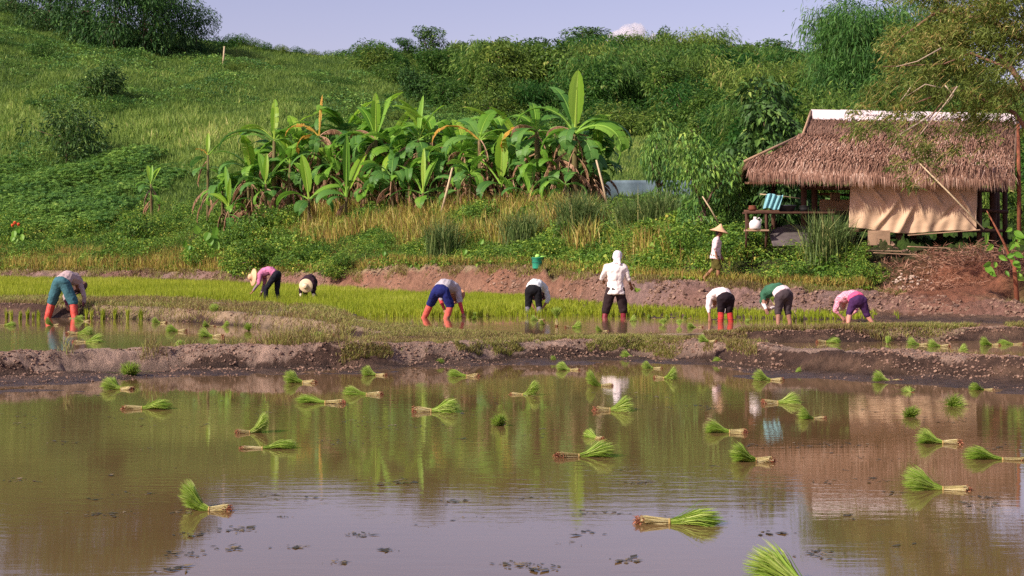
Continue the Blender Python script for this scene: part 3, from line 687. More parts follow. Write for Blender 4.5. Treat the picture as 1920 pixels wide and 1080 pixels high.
# shrubs along the slope
for i, (px, D, h, lb) in enumerate([(35, 86, 1.7, 'leafy shrub above the dry weeds at the left edge'), (250, 82, 1.9, 'dense leafy shrub on the slope behind the bent person in blue trousers'), (470, 66, 1.5, 'dark leafy shrub below the left end of the bananas'), (395, 72, 1.4, 'dark shrub beside the broad taro leaves'), (1398, 43.3, 1.2, 'leafy shrub just right of the walking woman'), (1280, 44.2, 1.0, 'leafy shrub just left of the walking woman'), (1490, 40.6, .8, 'bright shrub below the hut table'), (1575, 40.3, .7, 'bright shrub in front of the tall grass clump by the hut'), (1618, 40.3, .62, 'bright shrub below the left end of the tarpaulin'), (1060, 55, 1.0, 'low shrub right of the teal bucket'), (640, 60, .9, 'low shrub on the slope below the middle bananas')]):
    make_tree('shrub', 'shrub', lb, 'shrub', gpt(px, D, -.1), h/1.2, i*1.7, sx=1.25)
for i in range(40):
    q = rr.uniform(-30, 1290); f_ = rr.random(); kd = np.interp(q, CX, DK[:, 14])*(1-f_)+np.interp(q, CX, DK[:, 16])*f_
    make_tree('shrub', 'shrub', 'low leafy weed bush among the undergrowth on the bank slope', 'shrub', gpt(q, kd, -.12), rr.uniform(.4, .95), rr.uniform(0, 6), 'weed bushes among the undergrowth', sx=rr.uniform(1.1, 1.7))
# coarse lemongrass clumps -----------------------------------------------------------------
M_lemon = leaf_mat('lemongrass_leaf', [(0, S(62,86,46)), (.5, S(98,122,66)), (.85, S(134,150,88)), (1, S(176,170,112))], .3)
def tuft_mesh(seed, nb, H, W):
    A = Acc(); az = rng.uniform(0, 6.28, nb); B = np.stack([rng.normal(size=nb)*W*.16, rng.normal(size=nb)*W*.16, np.zeros(nb)], -1)
    lean = rng.uniform(.05, .95, nb); blades(A, B, H*rng.uniform(.65, 1.1, nb), rng.uniform(.018, .034, nb), az, lean, np.clip(rng.normal(size=nb)*.22+.5, 0, 1)); return A.mesh('grass_clump')
for i, (px, D, pyb, hp, lb) in enumerate([(832, 58, 445, 76, 'coarse green grass clump below the middle bananas'), (978, 56, 448, 80, 'round clump of coarse grass left of the widest clump'), (1085, 54, 448, 88, 'widest clump of coarse grass below the tallest banana'), (1186, 51, 446, 80, 'coarse grass clump below the grey netting, the left one'), (1240, 50, 448, 90, 'coarse grass clump below the grey netting, the right one'), (1550, 41.2, 470, 92, 'tall clump of coarse grass in front of the hut')]):
    s_ = hp*D/FP*1.12; g_ = gpt(px, D, .0)
    m = tuft_mesh(i, 700 if i == 2 else 520, s_, s_)
    tag(link('grass_clump', m, M_lemon, None, g_), lb, 'grass clump', 'coarse grass clumps on the bank')
# dead brush by the hut
A = Acc(); n = 5200
px = 1650+rng.random(n)*300; D = 38+rng.random(n)*3.0; B = ground_pt(px, D); B[:, 2] += rng.random(n)*.45*np.exp(-((px-1830)/110)**2)
a_ = unit(rng.normal(size=(n, 3))*[1, 1, .6]+[0, 0, .1])
diamonds(A, B, a_, rng.uniform(.1, .42, n), rng.uniform(.010, .028, n), rng.random(n), .1)
M_brush = leaf_mat('dead_twigs', [(0, S(96,62,50)), (.5, S(140,98,78)), (1, S(178,140,118))], .1)
tag(link('brushwood_debris', A.mesh('brushwood_debris'), M_brush), 'heaped dead twigs on the red earth in front of the hut', 'brushwood', None, 'stuff')
# ------------------------------------------------------------------ bananas
M_bana = leaf_mat('banana_leaf_green', [(0, S(70,112,40)), (.5, S(98,142,48)), (1, S(138,176,72))], .45, .45, gain=1.4)
M_banay = leaf_mat('banana_leaf_bright', [(0, S(112,156,44)), (.6, S(140,178,56)), (1, S(176,200,92))], .5, .42, gain=1.2)
M_banad = leaf_mat('banana_leaf_dark', [(0, S(48,84,40)), (.6, S(70,108,48)), (1, S(100,136,62))], .4, .45, gain=1.75)
M_dead = leaf_mat('banana_leaf_dead', [(0, S(92,62,46)), (.5, S(142,104,76)), (1, S(190,154,124))], .2)
M_orange = leaf_mat('banana_leaf_withering', [(0, S(150,96,40)), (.5, S(196,146,60)), (1, S(206,178,80))], .35)
M_bstem = plain('banana_stem', S(96,96,58), .8, .45, 3, sc=(1, 1, .3), c2=S(84,56,40))
def banana_leaf(name, base, az, el, L, W, bend, torn, parent, mat, r, fold=.35, droop=0.):
    n = 22; A = Acc(); p = np.array(base, float); e = el; P_=[p.copy()]; E=[]; ca, sa = math.cos(az), math.sin(az)
    tw = r.uniform(-.5, .5); ds = L/n
    for i in range(n):
        e -= bend/n*(.4+1.6*i/n); d = np.array([ca*math.cos(e), sa*math.cos(e), math.sin(e)]); p = p+d*ds; P_.append(p.copy()); E.append(e)
    pet = 3
    V, Q, T = tube([tuple(x) for x in P_], [.035*(1-.9*i/n)*L/1.6 for i in range(n+1)], 5, False); A.add(V, Q, rq=np.full(len(Q), .95))
    for side in (-1, 1):
        i = pet
        while i < n:
            k = i+1
            while k < n and r.random() > torn: k += 1
            dz = r.uniform(-.5, .15)*torn*1.4-droop; gapf = .16 if torn > .05 else 0
            V=[]; 
            for j in range(i, k+1):
                jj = j
                f = (jj-pet)/(n-pet); ww = W/2*max(0, math.sin(math.pi*min(1, f*.93+.07)))**.62*(1 if f < .96 else .55)
                e_ = E[min(jj, n-1)]; d = np.array([ca*math.cos(e_), sa*math.cos(e_), math.sin(e_)])
                s0 = np.array([-sa, ca, 0]); nrm = np.cross(s0, d)*-1; nrm = nrm if nrm[2] > 0 else -nrm
                c_, s_ = math.cos(tw), math.sin(tw); s1 = s0*c_+nrm*s_
                an = fold+dz; v = s1*side*math.cos(an)+nrm*math.sin(an)
                wob = 1+.05*math.sin(jj*2.1+side)
                q = P_[jj]+v*ww*.5; q2 = P_[jj]+v*ww*wob+np.array([0, 0, -1])*ww*(.12+max(0, -dz)*.5)
                if gapf and j == k and k < n: q = q-d*ds*gapf; q2 = q2-d*ds*gapf*3
                V += [P_[jj], q+d*ds*.3, q2+d*ds*.9]
            m = k-i+1; Qs=[]
            for a_ in range(m-1):
                b_ = a_*3; Qs += [(b_, b_+1, b_+4, b_+3), (b_+1, b_+2, b_+5, b_+4)]
            A.add(V, Qs, rq=np.full(len(Qs), np.clip(r.uniform(.2, .8), 0, 1)))
            i = k
    o = link(name, A.mesh(name), mat, parent); return o
def banana(label, px, D, crown_y, leafL, spec, seed, stem_r=.13, dead=8, group='banana plants along the slope', skirt=True):
    r = np.random.default_rng(seed); g_ = gpt(px, D, -.15); ztop = CH-(crown_y-HY)*D/FP; H = max(.5, ztop-g_.z)
    root = empty('banana_plant', label, 'banana plant', g_, 0, group)
    lx = r.uniform(-.12, .12)*H*.4
    V, Q, T = tube([(0, 0, -.2), (lx*.3, 0, H*.35), (lx*.7, 0, H*.75), (lx, 0, H)], [stem_r*1.2, stem_r, stem_r*.8, stem_r*.55], 10)
    A = Acc(); A.add(V, Q, T); link('stem', A.mesh('stem', True), M_bstem, root)
    top = (lx, 0, H-.05)
    for (az, el, fl, fw, bend, torn, m) in spec:
        az = math.radians(az); el = math.radians(el)
        if m == 'x': fw *= .42; torn = .75; fl *= .62
        elif torn >= .03: torn += .16
        if m == 'o': fw *= .8; torn = max(torn, .5)
        banana_leaf('leaf', top, az, el, leafL*fl, (.56*fw*leafL/1.9+.06)*(1.0 if el < 1.2 else .85), bend, torn, root, {'g': M_bana, 'y': M_banay, 'd': M_banad, 'x': M_dead, 'o': M_orange}[m], r, fold={'x': -.5}.get(m, .3), droop=.6 if m == 'x' else 0)
    ex = 5 if H > 2.2 else 2
    for k in range(ex):
        banana_leaf('leaf', (lx*.9, 0, H*r.uniform(.72, .98)), r.uniform(0, 6.28), r.uniform(-.1, .9), leafL*r.uniform(.55, .9), .62*leafL/1.9*r.uniform(.6, 1.0), r.uniform(1.4, 2.4), r.uniform(.05, .3), root, [M_banad, M_bana, M_banad][k % 3], r, fold=.2)
    for k in range(dead):
        a = r.uniform(0, 6.28); h = H*r.uniform(.45, 1.0); L_ = min(h*r.uniform(.45, .85), 1.5)
        banana_leaf('dead_leaf', (lx*h/H+math.cos(a)*stem_r*.8, math.sin(a)*stem_r*.8, h), a, r.uniform(-.9, -.2), L_, r.uniform(.12, .26), 1.0, .5, root, M_dead, r, fold=-.5, droop=.5)
    return root
# az: 0 = to the right, 180 = to the left, 90 = away, 270 = towards the water
banana('tallest banana plant with an upright bright leaf and broad arching leaves', 1078, 64, 250, 2.9,
  [(80, 78, 1.05, .95, .35, .0, 'y'), (20, 55, .85, .9, 2.1, .05, 'g'), (358, 40, 1.15, .95, 2.2, .12, 'd'), (325, 30, 1.2, .95, 2.3, .15, 'g'), (165, 62, 1.15, .9, 1.9, .05, 'g'), (120, 72, 1.1, .8, .9, .03, 'd'), (200, 20, .8, .9, 2.2, .1, 'g'), (300, -10, .8, .7, 1.6, .2, 'd'), (250, 30, .7, .8, 2.4, .1, 'd'), (5, 8, .75, .7, 2.0, .25, 'x'), (185, 45, .9, .6, 2.0, .5, 'x')], 1, .17, 16)
banana('tall banana plant with brown hanging tops left of the tallest one', 1010, 65, 245, 2.2,
  [(150, 60, 1, .8, 1.8, .1, 'g'), (190, 45, 1.1, .8, 2.1, .4, 'x'), (100, 75, .9, .8, 1.0, .05, 'g'), (30, 60, .9, .8, 1.8, .1, 'd'), (230, 20, .9, .9, 2.0, .15, 'd'), (320, 15, .8, .9, 2.2, .15, 'd'), (175, 25, 1.0, .8, 2.0, .2, 'o'), (350, 35, .8, .8, 2.0, .2, 'x')], 2, .15, 12)
banana('banana plant with a long yellow edged leaf arching to the left', 905, 66.5, 262, 2.3,
  [(178, 50, 1.15, .7, 1.9, .45, 'o'), (60, 68, 1.0, .9, .9, .05, 'g'), (20, 50, .9, .85, 2.0, .12, 'g'), (130, 62, .95, .8, 1.3, .1, 'd'), (200, 22, 1.0, .8, 2.0, .15, 'd'), (340, 22, .9, .8, 2.2, .2, 'g'), (270, 0, .7, .7, 1.6, .3, 'x')], 3, .14, 10)
banana('banana plant with two narrow upright leaves right of the dead leaf skirt', 778, 70, 262, 2.2,
  [(70, 82, 1.0, .4, .25, 0, 'g'), (40, 66, 1.05, .7, .6, .04, 'y'), (150, 66, .8, .7, 1.1, .08, 'g'), (8, 40, 1.0, .8, 2.1, .25, 'g'), (200, 30, .9, .8, 2.2, .15, 'd'), (330, 12, .9, .8, 2.0, .1, 'd'), (250, 5, .7, .7, 1.8, .2, 'd')], 4, .14, 10)
banana('banana plant with tall upright leaves above a thick skirt of dead leaves', 700, 71, 262, 2.4,
  [(95, 82, 1.0, .75, .3, .03, 'y'), (60, 74, 1.05, .8, .5, .03, 'g'), (130, 70, 1.0, .7, .8, .06, 'g'), (175, 58, 1.1, .75, 2.0, .4, 'x'), (188, 35, 1.15, .85, 2.0, .1, 'g'), (15, 55, .9, .8, 1.9, .15, 'g'), (345, 15, .9, .8, 2.1, .15, 'd'), (230, 10, .9, .8, 1.9, .1, 'd')], 5, .19, 22)
banana('withering banana plant with orange and brown leaves', 598, 73, 255, 2.2,
  [(85, 80, 1.0, .25, .3, .3, 'o'), (172, 52, .95, .7, 1.8, .4, 'o'), (8, 48, 1.15, .8, 2.0, .5, 'x'), (30, 52, .9, .7, 1.9, .45, 'x'), (215, 15, .8, .7, 1.9, .4, 'o'), (330, 5, .9, .7, 2.0, .45, 'x'), (265, 10, .8, .8, 2.1, .2, 'd')], 6, .14, 12)
banana('banana plant with striped leaves at the upper left of the row', 512, 74, 262, 2.2,
  [(158, 52, 1.05, .75, 1.5, .12, 'y'), (95, 80, 1.0, .7, .3, .1, 'y'), (40, 50, 1.1, .4, .9, .05, 'g'), (186, 34, 1.45, .6, 1.6, .05, 'd'), (178, 45, 1.0, .7, 1.8, .1, 'd'), (350, 18, .8, .8, 2.0, .2, 'd'), (300, 0, .8, .8, 1.8, .1, 'g')], 7, .13, 7)
young = [
 (938, 65, 345, 2.0, 'young banana with one broad bright leaf standing in front of the row', 21, [(85, 84, 1.15, 1.1, .2, 0, 'y'), (150, 58, 1.25, .7, .9, .02, 'g'), (60, 72, .9, .5, .5, 0, 'g'), (20, 40, .9, .8, 1.8, .05, 'g'), (220, 20, .8, .8, 1.8, .05, 'd')]),
 (580, 70, 372, 1.9, 'young banana with a broad bright leaf at the left front of the row', 22, [(120, 76, 1.2, .95, .3, 0, 'y'), (20, 42, 1.1, .75, 1.0, 0, 'g'), (165, 35, 1.0, .8, 1.6, .02, 'g'), (330, 20, .9, .8, 1.6, 0, 'd')]),
 (648, 69, 368, 2.0, 'young banana with a leaf slanting right in front of the dead leaf skirt', 23, [(55, 66, 1.3, .8, .35, 0, 'y'), (95, 84, 1.5, .7, .2, 0, 'g'), (140, 60, .9, .6, .8, 0, 'g'), (200, 30, .8, .8, 1.5, 0, 'd')]),
 (500, 72, 345, 1.9, 'young banana with narrow folded leaves below the striped one', 24, [(45, 56, 1.1, .45, .4, 0, 'g'), (120, 74, .95, .8, .5, 0, 'g'), (85, 86, .8, .5, .2, 0, 'y'), (160, 44, .9, .8, 1.5, .05, 'd'), (210, 20, .8, .8, 1.5, .05, 'd')]),
 (432, 73, 388, 1.8, 'small banana shoot at the lower left of the row', 25, [(110, 74, 1.3, .5, .4, 0, 'g'), (85, 86, .8, .4, .1, 0, 'y'), (60, 70, .9, .5, .4, 0, 'g'), (150, 50, .9, .7, .9, 0, 'y'), (20, 50, .8, .6, 1.3, 0, 'd')]),
 (390, 78, 290, 1.6, 'thin banana with small pale leaves, leftmost of the tall ones', 26, [(100, 76, .8, .5, .3, 0, 'y'), (40, 48, 1.5, .3, .6, 0, 'g'), (150, 50, .6, .6, 1.0, 0, 'o')]),
 (792, 67, 362, 1.9, 'young banana with upright bright leaves beside the leaning pole', 27, [(88, 84, 1.1, .4, .2, 0, 'y'), (60, 68, 1.1, .6, .5, 0, 'g'), (140, 60, 1.2, .6, .8, .05, 'g'), (175, 25, 1.0, .6, 1.4, .1, 'd'), (10, 30, 1.0, .7, 1.8, .1, 'd')]),
 (990, 63.5, 362, 1.7, 'young banana with three short upright leaves left of the tallest plant', 28, [(70, 76, 1.0, .9, .4, 0, 'g'), (120, 70, .9, .8, .6, 0, 'g'), (20, 55, .9, .8, 1.0, 0, 'd'), (200, 35, .8, .7, 1.4, 0, 'd')]),
 (1062, 62.5, 345, 1.6, 'low banana shoot in front of the tallest plant with leaves hanging down', 29, [(150, 50, 1.0, .8, 2.4, .05, 'd'), (220, 30, 1.2, .5, 2.2, .1, 'g'), (60, 60, .8, .8, 1.2, .05, 'd'), (340, 20, .9, .7, 2.2, .1, 'd')]),
 (285, 88, 345, 1.5, 'small lone banana shoot on the slope left of the row', 30, [(120, 70, .9, .7, .4, 0, 'y'), (60, 66, .9, .7, .5, 0, 'y'), (90, 80, .8, .5, .2, 0, 'g'), (180, 30, .7, .7, 1.4, 0, 'g')]),
 (858, 66, 345, 1.8, 'drooping dark banana between the leaning pole and the bright young plant', 31, [(150, 45, 1.1, .7, 2.0, .1, 'd'), (40, 50, 1.0, .7, 2.1, .1, 'd'), (95, 70, .9, .7, 1.2, .1, 'g'), (210, 20, .9, .6, 1.8, .2, 'x'), (330, 20, .9, .7, 2.1, .2, 'x')]),
 (738, 68.5, 330, 2.0, 'dark leaved banana in the shade between the two tall skirted plants', 32, [(160, 55, 1.0, .9, 2.0, .05, 'd'), (30, 45, 1.0, .9, 2.1, .05, 'd'), (90, 65, 1.0, .9, 1.4, .05, 'd'), (230, 30, .8, .9, 2.0, .1, 'd'), (300, 30, .8, .9, 2.0, .1, 'd')]),
 (640, 74, 300, 2.0, 'green banana behind the withering one', 33, [(150, 45, 1.0, .9, 2.0, .1, 'd'), (20, 40, 1.1, .9, 2.0, .1, 'g'), (90, 65, .9, .9, 1.4, .05, 'g'), (230, 20, .8, .9, 2.0, .15, 'x'), (180, 15, .9, .8, 1.6, .3, 'x')]),
 (470, 75, 318, 2.0, 'bushy banana low behind the left end of the row', 34, [(150, 45, 1.0, .8, 1.8, .05, 'd'), (20, 40, 1.0, .8, 1.8, .05, 'g'), (90, 65, .9, .8, 1.4, .05, 'g'), (210, 40, .9, .8, 1.8, .05, 'd')]),
 (958, 66.5, 300, 2.0, 'banana with blue green leaves behind the bright young plant', 35, [(150, 55, 1.0, .8, 1.6, .1, 'd'), (30, 40, 1.1, .8, 1.9, .15, 'g'), (90, 70, 1.0, .8, 1.0, .05, 'd'), (200, 25, .9, .7, 2.0, .15, 'd')]),
]
for (px, D, cy, L_, lb, sd, sp) in young:
    banana(lb, px, D, cy, L_, sp, sd, .09, 5 if cy < 350 else 2)
BT = []
br = random.Random(31)
for i in range(4):
    sp = [(br.uniform(0, 360), e, br.uniform(.8, 1.1), br.uniform(.7, .95), b_, t_, c_) for e, b_, t_, c_ in [(br.uniform(58, 76), .8, .14, 'y'), (br.uniform(55, 72), 1.2, .1, 'g'), (62, 1.4, .1, 'g'), (50, 1.8, .12, 'd'), (42, 2.0, .2, 'g'), (34, 2.0, .1, 'd'), (22, 2.2, .2, 'd'), (12, 1.9, .2, 'g'), (20, 2.0, .6, 'x')]]
    BT.append(banana('leafy banana filling the gaps in the crowded banana row', 470+i*40, 74, 330-i*6, 2.1, sp, 200+i, .11, 14, 'leafy bananas packed between the named ones'))
bspots = [(418, 76.5, .85), (478, 75, 1.1), (524, 76, 1.25), (600, 74.5, 1.2), (648, 75, 1.3), (700, 74, 1.3), (792, 72.5, 1.25), (852, 71, 1.2), (455, 75.5, .8), (540, 73.5, 1.1), (562, 75, 1.25), (622, 72.5, 1.05), (668, 73.5, 1.15), (712, 69.8, .8), (735, 73, 1.15), (756, 71, 1.15), (812, 70.5, 1.2), (840, 69, .85), (872, 68.5, 1.05), (915, 68, .9), (942, 67.6, 1.1), (975, 67, 1.05), (1022, 66.6, 1.0), (1046, 66.5, 1.15), (1098, 66, 1.0), (1126, 65.6, .85), (1000, 64.4, .75), (690, 69.6, .7), (768, 68.4, .7), (880, 65.6, .7)]
for i, (px, D, s) in enumerate(bspots):
    if i < 4: o = BT[i]
    else: o = copy_tree(BT[i % 4]); o.name = 'banana_plant'
    o.location = gpt(px, D, -.15); o.scale = (s, s, s); o.rotation_euler = (0, 0, br.uniform(0, 6.28))
for px, D, h, lb in [(405, 76.5, 1.7, 'leafy shrub around the foot of the leftmost thin banana'), (447, 72, 1.5, 'leafy shrub beside the small banana shoot at the left'), (505, 71, 1.9, 'dark leafy shrub below the narrow folded banana leaves'), (548, 71.5, 1.5, 'dark leafy shrub left of the young banana with a broad leaf'), (325, 84, 1.3, 'leafy shrub right of the lone banana shoot')]:
    make_tree('shrub', 'shrub', lb, 'shrub', gpt(px, D, -.15), h/1.2, px*.1, sx=1.1)
# clump of hanging dead leaves below the tallest banana and others: suckers
for i, (px, D, cy, lb) in enumerate([(1048, 64, 300, 'dead banana trunk hung with brown leaves left of the tallest plant'), (1112, 64.5, 300, 'dead banana trunk hung with brown leaves right of the tallest plant'), (672, 71.5, 300, 'dead banana trunk hung with brown leaves at the left of the thick skirt'), (726, 71.5, 305, 'dead banana trunk hung with brown leaves at the right of the thick skirt'), (888, 67, 330, 'short dead banana trunk beside the leaning pole')]):
    banana(lb, px, D, cy, 1.6, [(200, 10, .7, .6, 2.0, .5, 'x'), (340, 10, .7, .6, 2.0, .5, 'x'), (280, 10, .7, .6, 2.0, .5, 'x')], 60+i, .13, 18)
# broad taro and canna plants
def broadleaf(px, D, pyb, n, L, label, seed, flowers=0, name='taro_plant', cat='taro plant', mat=None, up=1.0):
    r = np.random.default_rng(seed); g_ = gpt(px, D, 0); g_.z = CH-(pyb-HY)*D/FP; root = empty(name, label, cat, g_)
    for k in range(n):
        a = r.uniform(math.pi*.9, math.pi*2.1); el = r.uniform(.7, 1.4)*up; h = L*r.uniform(.4, 1.4)
        p1 = Vector((math.cos(a)*.12, math.sin(a)*.12, -.5)); p2 = Vector((math.cos(a)*h*.5+r.normal()*.15, math.sin(a)*h*.4, h))
        A = Acc(); V, Q, T = tube([p1, p2], [.012, .008], 5); A.add(V, Q, T, rq=np.full(len(Q), .5), rt=np.full(len(T), .5))
        m = 9; f = np.linspace(0, 1, m); wd = L*.33*np.sin(np.pi*np.clip(f*.8+.2, 0, 1))**.8
        d = np.array([math.cos(a)*.5, math.sin(a)*.3, -.8 if k % 3 else .9]); d /= np.linalg.norm(d); s_ = np.cross(d, [0, -1, .3]); s_ /= np.linalg.norm(s_)
        c = np.array(p2)[None]+d[None]*(f*L*.9)[:, None]
        V = np.concatenate([c+s_*wd[:, None]-np.array([0, .03, 0]), c, c-s_*wd[:, None]-np.array([0, .03, 0])])
        Q = [(i, i+1, m+i+1, m+i) for i in range(m-1)]+[(m+i, m+i+1, 2*m+i+1, 2*m+i) for i in range(m-1)]
        A.add(V, Q, rq=np.full(len(Q), r.uniform(.2, .9))); link('leaf', A.mesh('leaf'), mat or M_bana, root)
    for k in range(flowers):
        V, Q = lathe([(0, 0), (.07, .05), (.1, .14), (.05, .2), (0, .2)], 8); f_ = link('flower', npmesh('flower', V, Q), M_flower, root); f_.location = (r.uniform(-.3, .3), -.1, L*1.5+r.uniform(0, .3))
    return root
M_flower = plain('red_flower', S(214,84,50), .7, .2, 20)
broadleaf(355, 70, 470, 4, .3, 'taro plant with heart shaped leaves, the left one of two on the slope', 1)
broadleaf(398, 69.5, 462, 6, .5, 'taro plant with big hanging heart shaped leaves, the right one of two', 2)
broadleaf(728, 58.5, 478, 2, .24, 'small bright taro leaf above the mud bank below the bananas', 3)
broadleaf(887, 56.6, 475, 2, .26, 'small bright taro leaf above the bank left of the teal bucket', 4)
broadleaf(30, 84, 452, 8, .45, 'broad leaved canna with red flowers at the left edge', 5, 3, 'canna_plant', 'canna', up=1.1)
# grey-blue netting, poles, stake ---------------------------------------------------------------
M_pole = plain('pale_bamboo', S(190,170,138), .7, .2, 14)
def pole(label, a, b, r=.03, name='bamboo_pole', mat=None, cat='pole'):
    a = Vector(a); b = Vector(b); m = (a+b)/2+Vector((.01, 0, .01)); A = Acc(); V, Q, T = tube([a-a, m-a, b-a], [r*1.1, r, r*.8], 8); A.add(V, Q, T)
    return tag(link(name, A.mesh(name, True), mat or M_pole, None, a), label, cat)
pole('pale pole leaning to the right in front of the middle bananas', pt(828, 398, 65.5), pt(849, 312, 65.5), .055)
pole('pale pole leaning to the left below the tallest banana', pt(1142, 396, 62), pt(1118, 300, 62), .045)
pole('thin stick slanting above the walking woman', pt(1347, 418, 44.0), pt(1317, 368, 44.0), .022, 'stick', cat='stick')
g_ = pt(418, 112, 160); g_.z = gz(418, 160)-.2
pole('single wooden stake standing on the hillside under the grove', g_, Vector((g_.x+.15, g_.y, g_.z+2.2)), .10, 'stake', cat='stake')
M_net = plain('shade_net', S(104,122,134), .8, .2, 3, bmp=.2)
root = empty('net_fence', 'low grey blue netting screen behind the bananas and saplings', 'netting', pt(1205, 345, 72))
x0 = -2.4; A = Acc(); n = 60; xx = np.linspace(-2.1, 2.4, n); rows = 10; V = [(x, .05*math.sin(x*5+z), -1.2+z) for z in np.linspace(0, 1.38, rows) for x in xx]
Q = [(r_*n+i, r_*n+i+1, (r_+1)*n+i+1, (r_+1)*n+i) for r_ in range(rows-1) for i in range(n-1)]
nn_ = link('net', npmesh('net', V, Q, smooth=True), M_net, root); nn_.modifiers.new('thickness', 'SOLIDIFY').thickness = .01
for x in (-2.1, -.6, .9, 2.4):
    V, Q, T = tube([(x, .08, -1.3), (x, .08, .25)], .03, 6); A = Acc().add(V, Q, T); link('post', A.mesh('post'), M_bark, root)
# white cumulus far behind the hills -------------------------------------------------------------
A = Acc(); cr = random.Random(4)
for i in range(70):
    a = cr.uniform(-1, 1); h = (1-a*a)*cr.uniform(0, 1); R_ = cr.uniform(10, 22)
    u_ = []
    bmt = bmesh.new(); bmesh.ops.create_icosphere(bmt, subdivisions=4, radius=1); V = np.array([v.co[:] for v in bmt.verts]); T = np.array([[v.index for v in f.verts] for f in bmt.faces]); bmt.free()
    nz = fbm(V[:, 0]*3+i, V[:, 1]*3+V[:, 2]*2, 4, i)
    A.add(V*R_*(1+.25*nz)[:, None]+[a*62, cr.uniform(-30, 30), -30+h*48], None, T, rt=np.full(len(T), .5))
mc, t, b = nt('cloud_white'); t.nodes.remove(b); vv_ = t.nodes.new('ShaderNodeVolumePrincipled'); vv_.inputs['Color'].default_value = (1, .98, 1, 1); vv_.inputs['Density'].default_value = .07; vv_.inputs['Anisotropy'].default_value = .2; t.links.new(vv_.outputs[0], t.nodes['Material Output'].inputs['Volume'])
cc = pt(1186, 78, 2900); tag(link('cumulus_cloud', A.mesh('cumulus_cloud', True), mc, None, cc), 'small white cumulus cloud just above the forest skyline', 'cloud')
# ------------------------------------------------------------------ rice seedling bundles
M_stem = leaf_mat('rice_stem', [(0, S(176,164,104)), (.5, S(206,192,140)), (1, S(222,212,168))], .3)
M_root = leaf_mat('rice_root', [(0, S(88,56,40)), (.5, S(150,88,64)), (1, S(192,136,102))], .1)
M_riceg = leaf_mat('rice_bundle_leaf2', [(0, S(96,136,40)), (.35, S(136,172,58)), (.7, S(172,198,88)), (1, S(204,214,132))], .45)
M_tie = plain('bamboo_tie', S(176,150,92), .7, .2, 30)
_b = bmesh.new(); bmesh.ops.create_icosphere(_b, subdivisions=2, radius=1); ICO0 = np.array([q.co[:] for q in _b.verts]); ICT0 = np.array([[q.index for q in f.verts] for f in _b.faces]); _b.free()
def bundle_proto(seed, n, R, up, long_=1.0, lenL=.30):
    r = np.random.default_rng(seed)
    def strip(A, P0, P1, P2, P3, w, rn):
        t_ = np.linspace(0, 1, 5); C = []
        for t in t_: C.append((1-t)**3*P0+3*(1-t)**2*t*P1+3*(1-t)*t*t*P2+t**3*P3)
        C = np.stack(C, 1); n_ = len(P0); sd = unit(np.cross(C[:, -1]-C[:, 0], unit(r.normal(size=(n_, 3)))))*w[:, None]
        wt = np.array([.8, 1, .9, .65, .12]); V = np.concatenate([C+sd[:, None]*wt[None, :, None]/2, C-sd[:, None]*wt[None, :, None]/2], 1)
        i = np.arange(n_)[:, None]*10; Q = np.concatenate([i+np.array([[k, k+1, k+6, k+5]]) for k in range(4)]); A.add(V, Q, rq=np.tile(rn, 4))
    a = r.uniform(0, 6.28, n); q = np.sqrt(r.random(n))
    tie = np.stack([np.full(n, 0.), q*.020*np.cos(a), .03+q*.020*np.sin(a)], -1)
    a2 = a+r.normal(size=n)*.25; q2 = q*r.uniform(.75, 1.15, n)
    LL = lenL*long_*r.uniform(.78, 1.12, n)
    tip = np.stack([LL*(1-.22*q2), q2*R*np.cos(a2), .03+up*.55+q2*R*np.sin(a2)*.8+up*.5], -1); tip[:, 2] = np.maximum(tip[:, 2], .004+.01*r.random(n))
    m1 = tie+np.array([.08, 0, .0])+ (tip-tie)*.12; m2 = tie*.3+tip*.7+np.array([0, 0, .03])
    L_ = Acc(); strip(L_, tie, m1, m2, tip, r.uniform(.005, .0085, n), np.clip(r.random(n)*.7+.2*(tip[:, 2] > .08)+.1, 0, 1))
    # a few stray blades
    k = 8; tp = np.stack([r.uniform(.1, .27, k)*long_, r.normal(size=k)*R*1.2, .03+np.abs(r.normal(size=k))*.06], -1)
    strip(L_, tie[:k], tie[:k]+[.06, 0, .02], tp*.7+[0, 0, .03], tp, np.full(k, .005), r.random(k))
    ns = int(n*.7); ar = r.uniform(0, 6.28, ns); qr = np.sqrt(r.random(ns)); rootp = np.stack([-.15*long_+r.normal(size=ns)*.012, qr*.042*np.cos(ar), .034+qr*.036*np.sin(ar)], -1)
    tb = tie[:ns]+[.03, 0, 0]; S_ = Acc(); strip(S_, rootp, rootp*.6+tb*.4, rootp*.25+tb*.75, tb, r.uniform(.005, .008, ns), r.random(ns))
    R_ = Acc(); m = 420; p = np.stack([-.157*long_+r.normal(size=m).clip(-1.8, 1.8)*.018, r.normal(size=m).clip(-1.8, 1.8)*.02, .032+r.normal(size=m).clip(-1.8, 1.8)*.016], -1); p[:, 2] = np.maximum(p[:, 2], .0)
    diamonds(R_, p, unit(r.normal(size=(m, 3))*.8+[-.7, 0, -.1]), r.uniform(.012, .036, m), r.uniform(.003, .009, m), r.random(m), .3)
    cv = ICO0*[.030, .026, .022]*(1+.25*r.normal(size=(len(ICO0), 1)))+[-.155*long_, 0, .03]; R_.add(cv, None, ICT0, rt=np.full(len(ICT0), .3)); cs = ICO0*[.07, .016, .014]+[-.075*long_, 0, .032]; S_.add(cs, None, ICT0, rt=np.full(len(ICT0), .5))
    V, Q = lathe([(.024, -.006), (.028, 0), (.024, .006)], 12); V = V[:, [2, 0, 1]]+[.0, 0, .03]
    T_ = Acc().add(V, Q)
    return L_.mesh('leaves'), S_.mesh('stems'), R_.mesh('roots'), T_.mesh('tie', True)
